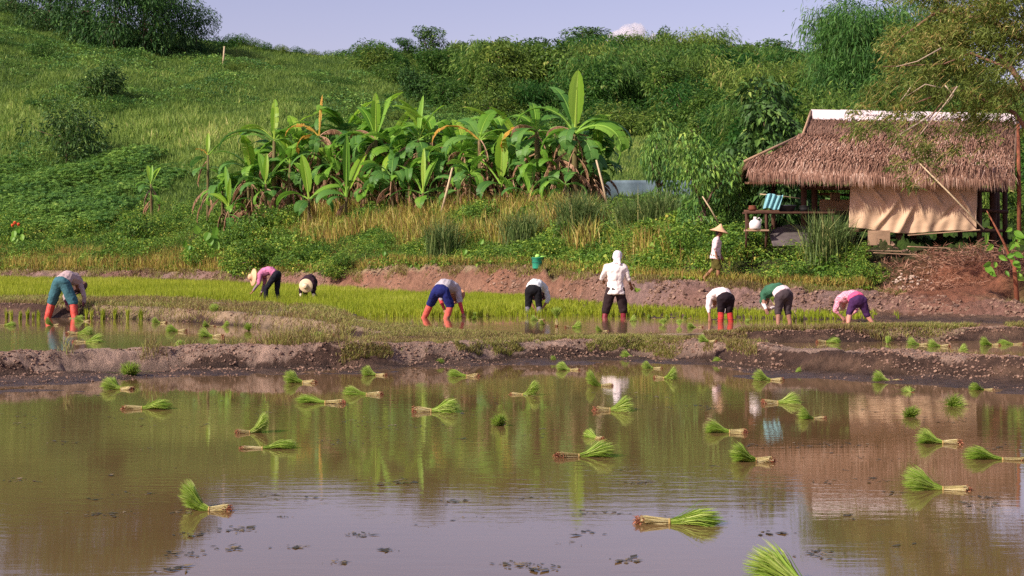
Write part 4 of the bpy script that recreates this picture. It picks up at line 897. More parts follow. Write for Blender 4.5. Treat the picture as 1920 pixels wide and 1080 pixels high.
_q = [(520, .13, .035), (560, .155, .07), (480, .115, .015, 1.1), (560, .17, .045, .9), (640, .18, .10, .95, .27)]
BP = [bundle_proto(1+i+7*j, int(a[0]*(1, .75, 1.15)[j]), a[1]*(1, 1.2, .85)[j], a[2]*(1, .5, 1.3)[j], *(a[3:] if len(a) > 3 else ())) for j in range(3) for i, a in enumerate(_q)]
BCache = {}
def rice_bundle(px, py, z, kind, deg, label, s=1.0, pitch=0, grp='rice seedling bundles on the water', loc=None):
    kind = kind+5*int(rng.integers(0, 3))
    if kind not in BCache:
        root = empty('rice_bundle', label, 'rice bundle'); L_, S_, R_, T_ = BP[kind]
        link('leaves', L_, M_riceg, root); link('stems', S_, M_stem, root); link('roots', R_, M_root, root); link('tie', T_, M_tie, root); BCache[kind] = root
    else: root = copy_tree(BCache[kind]); root.name = 'rice_bundle'
    D = gd(py, z); root['label'] = label; root['category'] = 'rice bundle'; root['group'] = grp
    root.location = loc if loc is not None else ((px-960)*D/FP, D, z-rng.uniform(.010, .022))
    root.rotation_euler = (rng.uniform(-.5, .5), math.radians(-pitch)+rng.uniform(-.03, .05), math.radians(deg)); root.scale = (s*rng.uniform(.88, 1.12), s*rng.uniform(.8, 1.2), s*rng.uniform(.75, 1.1)); return root
FR = [ # px, py, kind, direction the leaves point, size, label
 (392,958,4,172,.98,'big bundle with an upright fan of leaves, lone in the left front water'),
 (1255,982,2,-4,1.2,'longest bundle with pale stems, in the right front water'),
 (1520,1110,1,146,1.25,'bundle cut off by the bottom edge'),
 (1768,918,1,162,1.0,'bundle with red roots in the reflection of the roof, nearest of that side'),
 (1880,862,0,165,1.1,'bundle with spiky leaves and brown roots at the right edge'),
 (1418,866,3,172,1.0,'bundle with a wide fan and thick pale stems on the hut reflection edge'),
 (1085,857,1,6,1.05,'bundle with a dark rootball far from its fan, middle of the pond'),
 (492,841,2,8,1.05,'front one of the two bundles touching each other'),
 (468,812,4,10,.85,'rear one of the two touching bundles, dark tufted top'),
 (1120,822,0,118,.72,'small bundle with red roots behind the middle bundle'),
 (1768,832,3,166,.98,'bundle on the tarpaulin reflection'),
 (1368,812,0,170,.98,'bundle with a yellow fan left of the tarpaulin reflection'),
 (808,772,0,4,1.05,'bundle with red roots at left and fan at right, under the reflected bananas'),
 (266,767,2,6,1.0,'dark leaved bundle with a red rootball in the left pond'),
 (1143,770,3,8,.92,'bundle with pale stems below the white shirt reflection'),
 (1457,756,0,8,.95,'yellowish bundle pointing right, below the bent people at right'),
 (1783,760,4,272,.62,'dark round bundle end, the right one of the dark pair'),
 (1705,780,4,268,.66,'dark round bundle end, the left one of the dark pair'),
 (1526,785,4,186,.6,'dark sunken bundle with brown roots right of centre'),
 (943,796,4,262,.62,'dark mossy bundle end in the middle of the pond'),
 (688,740,0,176,.98,'dark green bundle with pale roots at right, rear one of the left middle pair'),
 (610,756,2,172,.98,'dark green bundle with pale roots at right, front one of the left middle pair'),
 (980,740,4,-14,.78,'bundle with straw coloured roots and a dark tufted end'),
 (875,706,0,174,.85,'green bundle with pale straw roots under the dark bund face'),
 (706,704,3,168,.86,'bundle with a bright low fan left of the pale rooted one'),
 (568,718,3,165,.9,'bundle with a bright wide fan and brown roots by the left bund'),
 (228,730,1,165,.9,'pale fan bundle on the wet mud shore at left'),
 (247,706,4,280,.95,'flattened dark green bundle against the left bund'),
 (1128,724,4,188,.75,'dark dome shaped bundle left of the white shirt reflection'),
 (1245,710,4,-18,.72,'bundle with pale roots and dark tuft, front one of the touching pair'),
 (1226,691,3,168,.72,'bundle with pale leaves and reddish roots, rear one of the touching pair'),
 (1070,694,1,164,.72,'small pale fan bundle on the shore mud'),
 (1188,672,1,165,.68,'pale fan bundle lying right against the bund'),
 (826,684,4,268,.5,'tiny dark bundle end at the foot of the dark bund'),
 (495,692,4,262,.62,'low green bundle end on the shore, left of the bund bulge'),
 (568,687,4,275,.62,'low green bundle end on the shore, right of the bund bulge'),
 (1048,678,4,190,.45,'very small green bundle beside the pale fan bundle'),
 (1362,682,0,174,.72,'green bundle lying at the foot of the light mud bund'),
 (1446,713,3,170,.88,'round leaved bundle with dark red roots near the right shore'),
 (1488,700,4,8,.45,'small dark bundle just behind the red rooted one'),
 (1568,695,0,172,.82,'green bundle with thin pale stems touching the right bund'),
 (1668,716,3,166,.76,'small bright fan bundle with brown roots on the right shore mud'),
 (1708,735,4,95,.42,'tiny upright tuft bundle on the right shallows'),
 (1846,731,3,176,.7,'pale green fan bundle on the mud near the right edge'),
]
for i, (px, py, k, dg, s, lb) in enumerate(FR):
    rice_bundle(px, py, 0.0, k, dg+rng.uniform(-4, 4), lb, s*(.9 if py > 800 else 1.08))
BK = [
 (8,611,.20,2,4,.9,0,'pale bundle cut by the left edge in the rear pond'),
 (302,606,.20,3,172,.8,0,'green bundle with brown roots beside the planted tufts'),
 (335,622,.20,0,176,.95,0,'dark green bundle with a long white stem in the rear pond'),
 (404,606,.20,1,90,.95,72,'bundle standing upright with dark top in the rear pond'),
 (393,612,.20,4,188,.6,0,'dark bundle left of the upright one'),
 (415,613,.20,4,10,.6,0,'dark bundle right of the upright one'),
 (400,632,.20,3,174,1.0,0,'pale bundle lying in front of the upright one'),
 (467,620,.20,4,262,.65,20,'round pale bundle end alone in the rear pond'),
 (574,619,.20,0,174,.95,0,'green bundle with pale stems against the straw bund'),
 (610,629,.20,2,168,.8,0,'flat pale bundle half on the straw bund'),
 (338,657,.20,1,100,.6,30,'small pale bundle by the near edge of the rear pond'),
 (140,597,.20,0,4,.8,0,'bundle lying between the legs of the bent person in blue trousers'),
 (158,603,.20,3,172,.85,0,'bundle with a round pale fan by the boots of the bent person in blue trousers'),
 (100,610,.20,4,186,.75,0,'dark green bundle left of the heap by the red boots'),
 (145,627,.20,0,4,1.1,0,'upper of two pale stemmed bundles in front of the red boots'),
 (160,642,.20,3,8,1.1,0,'lower of two pale stemmed bundles in front of the red boots'),
 (1010,601,.20,3,174,.8,0,'bundle at the feet of the bent person in black trousers'),
 (1044,612,.20,1,90,.85,70,'bundle standing upright in the paddy beside the black trousered person'),
 (1072,615,.20,3,6,.9,0,'bundle with a rounded green end right of the upright one'),
 (1022,609,.20,4,200,.5,0,'small flat bundle left of the upright one'),
 (905,591,.20,2,172,.85,0,'dark flat bundle on the edge of the planted rice'),
 (888,599,.20,4,265,.5,0,'small bright bundle below the dark flat one'),
 (1180,602,.20,4,20,.62,0,'bundle just right of the standing man legs'),
 (1130,621,.20,4,190,.6,0,'green bundle left of the standing man reflection'),
 (1245,609,.20,4,100,.5,40,'dark green bundle, left of the two in the middle of the paddy'),
 (1275,611,.20,4,60,.5,30,'dark green bundle, right of the two in the middle of the paddy'),
 (1222,597,.20,4,180,.45,0,'tiny dark bundle, leftmost of the three along the planted rice'),
 (1256,597,.20,4,180,.45,0,'tiny dark bundle, middle of the three along the planted rice'),
 (1290,597,.20,4,170,.45,0,'tiny dark bundle, rightmost of the three along the planted rice'),
 (1306,614,.20,3,172,.8,0,'pale green bundle left of the person in red socks'),
 (1396,604,.20,4,20,.55,0,'small bundle right of the person in red socks'),
 (1330,641,.34,3,160,.7,0,'green bundle lying on the bund at the end of the muddy strip'),
 (1548,643,.20,2,4,.85,0,'bundle with long thin stems, first in the muddy strip'),
 (1663,645,.20,1,60,.55,25,'bundle tilted up in the muddy strip'),
 (1697,639,.20,4,176,.6,0,'flat dark bundle against the dark bund face in the strip'),
 (1724,647,.20,3,174,.85,0,'round leaved bundle in the strip with a thin pale stem'),
 (1764,650,.20,3,172,.9,0,'round leaved bundle touching a darker one in the strip'),
 (1796,657,.20,4,8,.6,0,'darker bundle of the touching pair in the strip'),
 (1860,648,.20,3,176,.8,0,'lone round leaved bundle near the right end of the strip'),
 (1900,646,.20,2,172,.8,0,'bundle at the right end of the strip'),
 (1572,657,.20,4,270,.3,0,'tiny green bundle at the near edge of the strip'),
 (1782,637,.20,4,176,.42,0,'tiny flat bundle under the dark bund face in the strip'),
]
for (px, py, z, k, dg, s, pit, lb) in BK:
    o = rice_bundle(px, py, z, k, dg, lb, s, pit)
    if pit > 60: o.location.z = z+.17*s
# tufts planted along the rear pond edge
def tuft(n, h, seed):
    A = Acc(); B = rng.normal(size=(n, 3))*[.02, .02, 0]; blades(A, B, rng.uniform(.6*h, h, n), rng.uniform(.012, .022, n), rng.uniform(0, 6.28, n), rng.uniform(.02, .28, n), rng.random(n)); return A.mesh('rice_tuft')
TM = [tuft(34, .36, 1), tuft(26, .34, 2), tuft(40, .33, 3)]
for i, (px, py, s) in enumerate([(12, 589, .9), (22, 589, .85), (38, 590, .8), (52, 590, .9), (62, 590, .7), (72, 591, .85), (162, 594, .95), (172, 595, .85), (193, 596, 1), (216, 597, 1), (239, 598, 1), (264, 599, .95), (285, 599, .75)]):
    D = gd(598+(i % 3), .2); o = link('rice_tuft', TM[i % 3], M_rice, None, ((px-960)*D/FP, D, .18)); o.scale = (s, s, s); o.rotation_euler = (0, 0, i*1.1)
    L_ = 'planted rice tuft left of the bent person in blue trousers, along the pond edge' if i < 6 else 'planted rice tuft right of the bent person in blue trousers, along the pond edge'
    tag(o, L_, 'rice tuft', 'rice tufts along the pond edge '+('left' if i < 6 else 'right')+' of the person')
# floating scum and weed scraps
A = Acc(); n = 0
r_ = np.random.default_rng(8)
for (px, py, w_, m) in [(120, 740, 130, 70), (30, 780, 60, 20), (200, 965, 60, 45), (120, 830, 30, 12), (440, 995, 45, 40), (345, 1040, 45, 26), (330, 1068, 40, 26), (750, 800, 90, 50), (640, 830, 80, 40), (745, 905, 30, 25), (1200, 905, 50, 35), (670, 1003, 30, 26), (975, 1058, 45, 40), (1010, 1066, 40, 24), (730, 1032, 25, 16), (1175, 1050, 30, 22), (900, 745, 90, 40), (1180, 740, 90, 50), (1250, 745, 60, 24), (1540, 835, 90, 70), (1540, 1035, 40, 20), (1100, 1000, 30, 12), (620, 760, 60, 30), (385, 755, 50, 20), (1425, 945, 40, 14), (1330, 760, 90, 34), (1620, 770, 80, 30), (1780, 790, 80, 20), (500, 775, 22, 26), (860, 780, 60, 26), (1445, 1000, 50, 14), (250, 925, 50, 10), (560, 935, 60, 12), (1000, 935, 70, 12), (1650, 900, 60, 16)]+[(r_.uniform(20, 1900), r_.uniform(735, 1060), r_.uniform(15, 60), int(r_.uniform(4, 22))) for _ in range(55)]:
    q = px+r_.normal(size=m)*w_*.5; y = py+r_.normal(size=m)*2.5; D = FP*CH/(y-HY); P_ = np.stack([(q-960)*D/FP, D, np.full(m, .003)], -1)
    a_ = r_.uniform(0, 6.28, m); d = np.stack([np.cos(a_), np.sin(a_), r_.uniform(0, .12, m)], -1); L_ = r_.uniform(.012, .05, m)*np.where(r_.random(m) < .2, 1.8, 1)
    diamonds(A, P_, d, L_, L_*r_.uniform(.2, .7, m), r_.random(m), 0, side=np.stack([-np.sin(a_), np.cos(a_), 0*a_], -1))
M_scum = leaf_mat('pond_scum', [(0, S(54,52,40)), (.6, S(84,78,58)), (1, S(140,122,92))], .1, .5)
tag(link('pond_debris', A.mesh('pond_debris'), M_scum), 'dark scraps of weed and scum floating on the near pond', 'debris', None, 'stuff')
# teal bucket with a dipper on the bank
root = empty('bucket', 'teal plastic bucket with a handle standing on the mud bank', 'bucket', gpt(1008, 51.0, .0)); zz = gz(1008, 51.0)-.01; root.location.z = zz
M_teal = plain('teal_plastic', S(60,168,140), .4, .12, 6, bmp=0, spec=.5); M_lime = plain('lime_plastic', S(170,230,110), .4, .1, 6, bmp=0)
V, Q = lathe([(0, 0), (.165, 0), (.175, .02), (.195, .36), (.21, .365), (.21, .38), (.185, .38), (.17, .06), (0, .05)], 32); link('body', npmesh('body', V, Q, smooth=True), M_teal, root)
V, Q = lathe([(.187, .20), (.199, .20), (.203, .225), (.19, .225)], 32); link('rim_band', npmesh('rim_band', V, Q, smooth=True), plain('teal_dark', S(30,110,96), .5, .1, 5, bmp=0), root)
V, Q, T = tube([(.205*math.cos(a), .205*math.sin(a)*.3-.02, .36-.2*math.sin(a)) for a in np.linspace(.0, math.pi, 14)], .008, 6); h = link('handle', Acc().add(V, Q, T).mesh('handle', True), plain('teal_dark2', S(30,90,84), .5, .1, 5, bmp=0), root)
root = empty('dipper', 'lime green dipper lying across the top of the teal bucket', 'dipper', (root.location.x, root.location.y, zz+.38))
V, Q = lathe([(0, 0), (.07, .0), (.085, .03), (.08, .08), (.04, .11), (0, .115)], 20); c = link('bowl', npmesh('bowl', V, Q, smooth=True), M_lime, root)
V, Q, T = tube([(.05, 0, .03), (.3, -.03, .045)], [.02, .015], 8); link('handle', Acc().add(V, Q, T).mesh('handle', True), M_lime, root)
# ------------------------------------------------------------------ thatched hut
M_thatch = leaf_mat('thatch', [(0, S(70,48,40)), (.25, S(112,82,68)), (.6, S(160,122,104)), (.85, S(194,158,138)), (1, S(218,190,172))], .12, .8)
M_thatchd = leaf_mat('old_thatch', [(0, S(76,58,50)), (.5, S(122,92,78)), (1, S(162,128,110))], .1, .8)
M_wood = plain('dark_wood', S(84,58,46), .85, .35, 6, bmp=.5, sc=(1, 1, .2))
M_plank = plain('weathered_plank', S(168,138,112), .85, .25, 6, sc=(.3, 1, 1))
M_metal = plain('whitish_metal_sheet', S(226,212,214), .45, .12, 2.5, bmp=.1)
M_black = plain('black_plastic', S(38,38,40), .5, .2, 8)
root = empty('thatched_hut', 'open stilt hut with a shaggy brown thatched roof and white ridge sheets', 'hut', pt(1640, 466, 44))
OR = root.location.copy()
def loc_(p): return Vector(p)-OR
def HP(px, py, D): return np.array(loc_(pt(px, py, D)))
# roof outline points: ridge, break, eave (front), and the long left hip
rL, rR = HP(1521, 216, 45.6), HP(1903, 224, 45.9)
bL, bR = HP(1507, 254, 44.5), HP(1901, 258, 44.7)
eL, eR = HP(1402, 308, 42.4), HP(1897, 322, 42.4)
mL, mR = bL*.5+eL*.5+[0.05, 0, -.10], bR*.5+eR*.5+[0, 0, -.10]
YO = OR[1]; XO = OR[0]
def back(p):
    yb = 2*rL[1]-p[1]; f = np.clip((p[0]-eR[0])/(eL[0]-eR[0]), 0, 1); xn = (p[0]+XO)*(yb+YO)/(p[1]+YO)-XO; return np.array([p[0]*(1-f)+xn*f, yb, p[2]])
def surf(A, c0, c1, courses, n_per_m, L, lift, dark=0, hang=0, start=0., grow=.8):
    """c0/c1: poly-lines from top to bottom at the left and right edge; strands are laid in overlapping courses"""
    c0 = np.array(c0); c1 = np.array(c1)
    def P(u, v):
        k = np.minimum((v*(len(c0)-1)).astype(int), len(c0)-2); f = (v*(len(c0)-1)-k)[:, None]
        a = c0[k]*(1-f)+c0[k+1]*f; b_ = c1[k]*(1-f)+c1[k+1]*f
        return a*(1-u[:, None])+b_*u[:, None], unit((c0[k+1]-c0[k])*(1-u[:, None])+(c1[k+1]-c1[k])*u[:, None]), unit(b_-a)
    for i in range(courses):
        v = (i+start)/courses; wd = np.linalg.norm(c1[0]-c0[0])*(1-v)+np.linalg.norm(c1[-1]-c0[-1])*v; n = int(wd*n_per_m)
        u = rng.random(n); vv = np.clip(v+rng.normal(size=n)*.25/courses, 0, .999); p, dn, sd = P(u, vv)
        nr = unit(np.cross(sd, dn)); nr = nr*np.sign(nr[:, 2:3]+1e-6)
        w_ = rng.uniform(.012, .032, n)[:, None]; l_ = (L*rng.uniform(.6, 1.15, n))[:, None]; lf = (lift*rng.uniform(.2, 1.2, n))[:, None]
        sk = sd*(rng.normal(size=n)*.16)[:, None]; hg = np.array([0, 0, -1.])*hang if i >= courses-1 else 0
        b0 = p+nr*.02-dn*.05; m_ = p+(dn+sk)*l_*.55+nr*(lf+.03); tp = p+(dn+sk)*l_+nr*lf*.5+hg*rng.random(n)[:, None] - np.array([0, 0, 1.])*l_*.12
        V = np.stack([b0-sd*w_/2, b0+sd*w_/2, m_+sd*w_/2, m_-sd*w_/2, tp], 1).reshape(-1, 3); ii = np.arange(n)[:, None]*5
        patch = fbm(p[:, 0]*1.2, p[:, 2]*2.0+p[:, 1], 3, 7)
        r_ = np.clip(.52+.3*patch+rng.normal(size=n)*.2-dark, 0, 1)
        A.add(V, ii+np.array([[0, 1, 2, 3]]), ii+np.array([[3, 2, 4]]), r_, r_)
A = Acc()
surf(A, [bL+[0, 0, .04], mL, eL], [bR+[0, 0, .04], mR, eR], 12, 150, .5, .10, 0, .16)
# left hip
hb = back(bL); he = back(eL); hl0 = eL*.5+he*.5+[-.25, 0, .02]
surf(A, [hb, hb*.5+he*.5, he+[-.1, 0, 0]], [bL, mL, eL], 10, 55, .6, .09, .1, .16)
surf(A, [back(bR), back(mR), back(eR)], [hb, back(mL), he], 7, 35, .7, .08, .1, .12)
# ragged tips along the eave and the right edge
surf(A, [eL-[0, 0, .02], eL+[0, -.12, -.22]], [eR-[0, 0, .02], eR+[0, -.12, -.20]], 3, 200, .36, .04, -.05, .14)
surf(A, [eL-[0, 0, .02], eL+[-.08, 0, -.2]], [he-[0, 0, .02], he+[-.08, 0, -.2]], 3, 70, .34, .03, .1, .14)
roof = link('roof', A.mesh('roof'), M_thatch, root)
A = Acc(); surf(A, [rL, bL+[0, 0, -.05]], [rR, bR+[0, 0, -.05]], 8, 75, .34, .03, 0)
surf(A, [back(rR)+[0, 0, 0], back(bR)], [back(rL), back(bL)], 6, 40, .34, .03, 0)
link('upper_roof', A.mesh('upper_roof'), M_thatchd, root)
# closed under-roof so no light leaks through the strands
V = [rL, rR, bL, bR, mL, mR, eL, eR, back(bL), back(bR), back(mL), back(mR), back(eL), back(eR)]
V = [np.array(v)-[0, 0, .06] for v in V]
Q = [(0, 1, 3, 2), (2, 3, 5, 4), (4, 5, 7, 6), (1, 0, 8, 9), (9, 8, 10, 11), (11, 10, 12, 13), (2, 4, 10, 8), (4, 6, 12, 10), (3, 1, 1, 9)][:8]
T = [(0, 2, 8), (1, 9, 3), (3, 9, 5), (5, 9, 11), (5, 11, 7), (7, 11, 13)]
u_ = link('roof_lining', npmesh('roof_lining', V, Q, T), M_wood, root); sm = u_.modifiers.new('thickness', 'SOLIDIFY'); sm.thickness = .04
# white sheets over the ridge
ed = np.linspace(0, 1, 8); hr = random.Random(2)
for i in range(7):
    a = rL*(1-ed[i])+rR*ed[i]; b_ = rL*(1-ed[i+1])+rR*ed[i+1]+(rR-rL)*.012; w_ = [.34, .5, .5, .44, .5, .52, .52][i]; up = .14+.012*(i % 2); sl_ = .62
    V = []
    for p in (a, b_):
        V += [p+[0, -sl_*w_-.06, -w_*.85+up], p+[0, 0, up+.03], p+[0, sl_*w_+.06, -w_*.85+up]]
    o = link('ridge_sheet', npmesh('ridge_sheet', V, [(0, 1, 4, 3), (1, 2, 5, 4)]), M_metal, root); o.modifiers.new('thickness', 'SOLIDIFY').thickness = .008
def hp(name, a, b, r, mat=M_wood, n=8, par=root):
    V, Q, T = tube([a, (np.array(a)+np.array(b))/2+[.008, 0, .008], b], r, n); return link(name, Acc().add(V, Q, T).mesh(name, True), mat, par)
hp('rake_pole', rL+[-.02, -.05, .12], bL+[-.05, -.05, 0], .035, M_plank); hp('rake_pole', bL+[-.05, -.05, .02], eL+[-.1, -.05, .08], .04, M_plank); hp('rake_pole', rR+[.05, -.05, .1], eR+[.05, -.02, .02], .035, M_bark)
# posts: under the eave and below the deck
for px, py0, py1, D, r in [(1507, 345, 470, 43.2, .085), (1527, 345, 470, 44.0, .09), (1597, 345, 470, 43.4, .07), (1640, 425, 472, 43.3, .10), (1686, 425, 472, 43.0, .11), (1712, 425, 470, 44.5, .11), (1762, 425, 470, 44.8, .1), (1836, 345, 472, 43.4, .08), (1862, 340, 470, 43.8, .11), (1884, 340, 470, 45.5, .08), (1597, 345, 465, 47.5, .08), (1700, 345, 465, 48.0, .08), (1800, 345, 465, 48.0, .08), (1870, 345, 465, 48.0, .08), (1450, 345, 465, 47.0, .07)]:
    hp('post', HP(px, py0, D), HP(px, py1+6, D), r)
A = boxes([tuple((HP(1715, 431, 45.4)))+(3.9, 3.6, .07)]); link('deck', A.mesh('deck'), M_wood, root)
hp('beam', HP(1395, 397, 43.1), HP(1600, 400, 43.2), .055); hp('beam', HP(1500, 352, 43.3), HP(1890, 357, 43.3), .06); hp('beam', HP(1830, 394, 43.4), HP(1890, 398, 43.4), .06); hp('beam', HP(1597, 432, 43.1), HP(1880, 433, 43.1), .05)
hp('beam', HP(1397, 343, 43.0), HP(1505, 343, 43.2), .035, M_plank); hp('beam', HP(1535, 364, 46), HP(1600, 366, 46), .04)
# inner shade: rear half wall of woven panels
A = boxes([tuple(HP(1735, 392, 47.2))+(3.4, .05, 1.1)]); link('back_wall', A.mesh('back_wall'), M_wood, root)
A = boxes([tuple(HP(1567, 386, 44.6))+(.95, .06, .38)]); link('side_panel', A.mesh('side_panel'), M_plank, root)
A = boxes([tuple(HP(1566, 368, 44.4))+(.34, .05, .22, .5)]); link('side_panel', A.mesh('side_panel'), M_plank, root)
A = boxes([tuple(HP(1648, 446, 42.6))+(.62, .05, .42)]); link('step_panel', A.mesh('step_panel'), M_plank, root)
# tarpaulin hung as a curtain
M_tarp = plain('tan_tarpaulin', S(206,174,144), .6, .07, 1.5, bmp=.05)
nx_, nz_ = 120, 60; p0, p1, p2, p3 = pt(1596, 338, 42.75), pt(1834, 340, 42.75), pt(1592, 428, 42.75), pt(1832, 431, 42.75)
U, W_ = np.meshgrid(np.linspace(0, 1, nx_), np.linspace(0, 1, nz_))
X = (p0.x*(1-U)+p1.x*U)*(1-W_)+(p2.x*(1-U)+p3.x*U)*W_; Z = (p0.z*(1-U)+p1.z*U)*(1-W_)+(p2.z*(1-U)+p3.z*U)*W_
def fold(u0, w0, ang, wid, amp, ln):
    du = (U-u0)*2.6; dw = W_-w0; c, s = math.cos(ang), math.sin(ang); a = du*c+dw*s; b_ = -du*s+dw*c
    return amp*np.exp(-(b_/wid)**2)*np.exp(-(a/ln)**2)
Y = .035*np.sin(U*26+2*W_)*(.3+W_*.5)+.02*np.sin(U*61+W_*5)*W_+.03*fbm(U*7, W_*4, 3, 3)
Y = Y+fold(.30, .62, -.95, .05, -.13, .35)+fold(.44, .72, -1.05, .06, -.12, .4)+fold(.10, .45, .9, .05, -.08, .22)+fold(.22, .3, .8, .04, -.09, .2)+fold(.38, .32, 1.0, .04, -.08, .22)+fold(.55, .5, 1.2, .05, -.09, .3)+fold(.68, .35, .8, .045, -.08, .2)+fold(.8, .6, -.7, .05, .08, .3)+fold(.9, .45, 1.0, .04, -.08, .3)
Z = Z-.10*np.sin(U*math.pi)*W_+.03*np.sin(U*9+1)*W_
V = np.stack([X, 42.78+Y, Z], -1).reshape(-1, 3); I = np.arange(nx_*nz_).reshape(nz_, nx_); Q = np.stack([I[:-1, :-1], I[:-1, 1:], I[1:, 1:], I[1:, :-1]], -1).reshape(-1, 4)
o = link('tarpaulin', npmesh('tarpaulin', V, Q, smooth=True), M_tarp); o.modifiers.new('thickness', 'SOLIDIFY').thickness = .006
tag(o, 'wrinkled tan tarpaulin hanging as a curtain under the thatched eave', 'tarpaulin')
# kitchen table at the left with its things
root2 = empty('outdoor_table', 'dark wooden kitchen table with a low shelf left of the hut', 'table', pt(1470, 462, 42.3)); O2 = root2.location.copy()
def TP(px, py, D): return np.array(pt(px, py, D)-O2)
A = boxes([tuple(TP(1478, 399, 42.6))+(2.5, .8, .05)]); link('table_top', A.mesh('table_top'), M_wood, root2)
A = boxes([tuple(TP(1418, 432, 42.4))+(.62, .6, .05)]); link('shelf', A.mesh('shelf'), M_plank, root2)
for px, D in [(1399, 42.3), (1436, 42.25), (1560, 42.3), (1402, 43), (1438, 43), (1555, 43)]:
    V, Q, T = tube([TP(px, 400, D), TP(px, 432, D)+[.01, 0, 0], TP(px, 464, D)], .035, 8); link('leg', Acc().add(V, Q, T).mesh('leg', True), M_wood, root2)
M_jug = plain('white_plastic', S(236,226,226), .4, .05, 6, bmp=0)
def turned(name, label, cat, prof_, loc, mat, n=28, wob=0.):
    V, Q = lathe(prof_, n, wob); return tag(link(name, npmesh(name, V, Q, smooth=True), mat, None, loc), label, cat)
r3 = empty('jug', 'white plastic jug standing on the low shelf of the outdoor table', 'jug', pt(1416, 430, 42.2))
V, Q = lathe([(0, .0), (.13, 0), (.165, .03), (.17, .17), (.13, .24), (.05, .28), (.045, .32)], 28); link('body', npmesh('body', V, Q, smooth=True), M_jug, r3)
V, Q = lathe([(.0, .355), (.05, .35), (.052, .31), (.045, .31)], 20); link('cap', npmesh('cap', V, Q, smooth=True), M_jug, r3)
V, Q, T = tube([(.05, 0, .28), (.11, 0, .33), (.17, 0, .28), (.16, 0, .19)], .014, 8); link('handle', Acc().add(V, Q, T).mesh('handle', True), M_jug, r3)
turned('basin', 'large dark basin on the outdoor table beside the turquoise cloth', 'basin', [(0, .01), (.19, .01), (.28, .16), (.30, .17), (.29, .185), (.26, .16), (.18, .03), (0, .03)], pt(1474, 397, 42.5), plain('dark_plastic', S(60,62,72), .4, .2, 8, bmp=0))
turned('cooking_pot', 'small black pot on the outdoor table right of the basin', 'pot', [(0, .01), (.12, .01), (.15, .08), (.13, .15), (.15, .16), (.14, .17), (.11, .14), (0, .05)], pt(1508, 397, 42.5), M_black)
turned('clay_pot', 'small reddish clay pot at the left end of the outdoor table', 'pot', [(0, .01), (.08, .01), (.13, .07), (.10, .14), (.11, .16), (.08, .15), (0, .1)], pt(1411, 396, 42.5), plain('clay', S(120,72,54), .8, .2, 9))
M_turq = plain('turquoise_cloth', S(122,178,188), .8, .2, 2.0, sc=(14, 1, 1)); n = 30
U, W_ = np.meshgrid(np.linspace(0, 1, n), np.linspace(0, 1, n)); a, b_ = pt(1436, 365, 42.25), pt(1465, 392, 42.25)
X = a.x+(b_.x-a.x)*U-.08*W_+.05*U*(1-W_); Z = a.z+(b_.z-a.z)*W_+.03*np.sin(U*6); Y = 42.2+.04*np.sin(U*22+W_*2)
I = np.arange(n*n).reshape(n, n); Q = np.stack([I[:-1, :-1], I[:-1, 1:], I[1:, 1:], I[1:, :-1]], -1).reshape(-1, 4)
o = link('hanging_cloth', npmesh('hanging_cloth', np.stack([X, Y, Z], -1).reshape(-1, 3), Q, smooth=True), M_turq); o.modifiers.new('thickness', 'SOLIDIFY').thickness = .01
tag(o, 'turquoise striped cloth hanging above the table left of the hut', 'cloth')
pole('thin cord pole the turquoise cloth hangs from', pt(1425, 364, 42.25), pt(1500, 372, 42.5), .015, 'hanging_pole')
# dark sheet of plastic under the table
n = 40; U, W_ = np.meshgrid(np.linspace(0, 1, n), np.linspace(0, 1, n)); a = pt(1440, 462, 42.9)
X = a.x+1.55*U; Yb = 42.9-.8*W_; Z = a.z+(.62*(1-W_)*(.55+.45*np.sin(2.5*U+.4)))+.05*fbm(U*4, W_*4, 3, 8)
o = link('plastic_sheet', npmesh('plastic_sheet', np.stack([X, Yb, Z], -1).reshape(-1, 3), np.stack([(np.arange(n*n).reshape(n, n))[:-1, :-1], (np.arange(n*n).reshape(n, n))[:-1, 1:], (np.arange(n*n).reshape(n, n))[1:, 1:], (np.arange(n*n).reshape(n, n))[1:, :-1]], -1).reshape(-1, 4), smooth=True), plain('grey_plastic', S(92,84,84), .5, .4, 2))
o.modifiers.new('thickness', 'SOLIDIFY').thickness = .01; tag(o, 'dark crumpled plastic sheet heaped under the outdoor table', 'plastic sheet')
pole('pale bamboo pole leaning across the tarpaulin from the roof', pt(1845, 430, 41.2), pt(1716, 298, 41.9), .022)
pole('dark reddish post standing at the right edge of the hut', pt(1911, 470, 42.6), pt(1909, 232, 42.6), .06, 'post', M_redbark, 'post')
# loose boards and pale rubbish on the red earth
brd = [(1640, 470, 41.3, 1.5, .16), (1700, 477, 40.9, 1.9, .12), (1742, 464, 41.6, 1.2, .2), (1770, 436, 41.7, 2.0, .1)]
lbs = ['weathered board lying under the left end of the tarpaulin', 'long thin board lying on the ground in front of the hut', 'short tilted board lying under the hut floor', 'long pale board lying below the right end of the tarpaulin']
for (px, py, D, L_, w_), lb in zip(brd, lbs):
    A = boxes([(0, 0, 0, L_, w_, .03)]); o = link('board', A.mesh('board'), M_plank, None, pt(px, py, D)); o.location.z = max(o.location.z, gz(px, D)+.03); o.rotation_euler = (0, random.uniform(-.08, .08), random.uniform(-.2, .2)); tag(o, lb, 'board'); bevel(o, .006)
A = Acc(); r_ = np.random.default_rng(3)
for i in range(60):
    px = 1690+r_.normal()*28; D = 39.6+r_.uniform(-.4, .5); p = np.array([(px-960)*D/FP, D, gz(px, D)+.02])
    V, Q = lathe([(0, -.02), (.03, -.01), (.04, .01), (.02, .03), (0, .032)], 6); A.add(V*r_.uniform(.6, 1.6, 3)+p, Q)
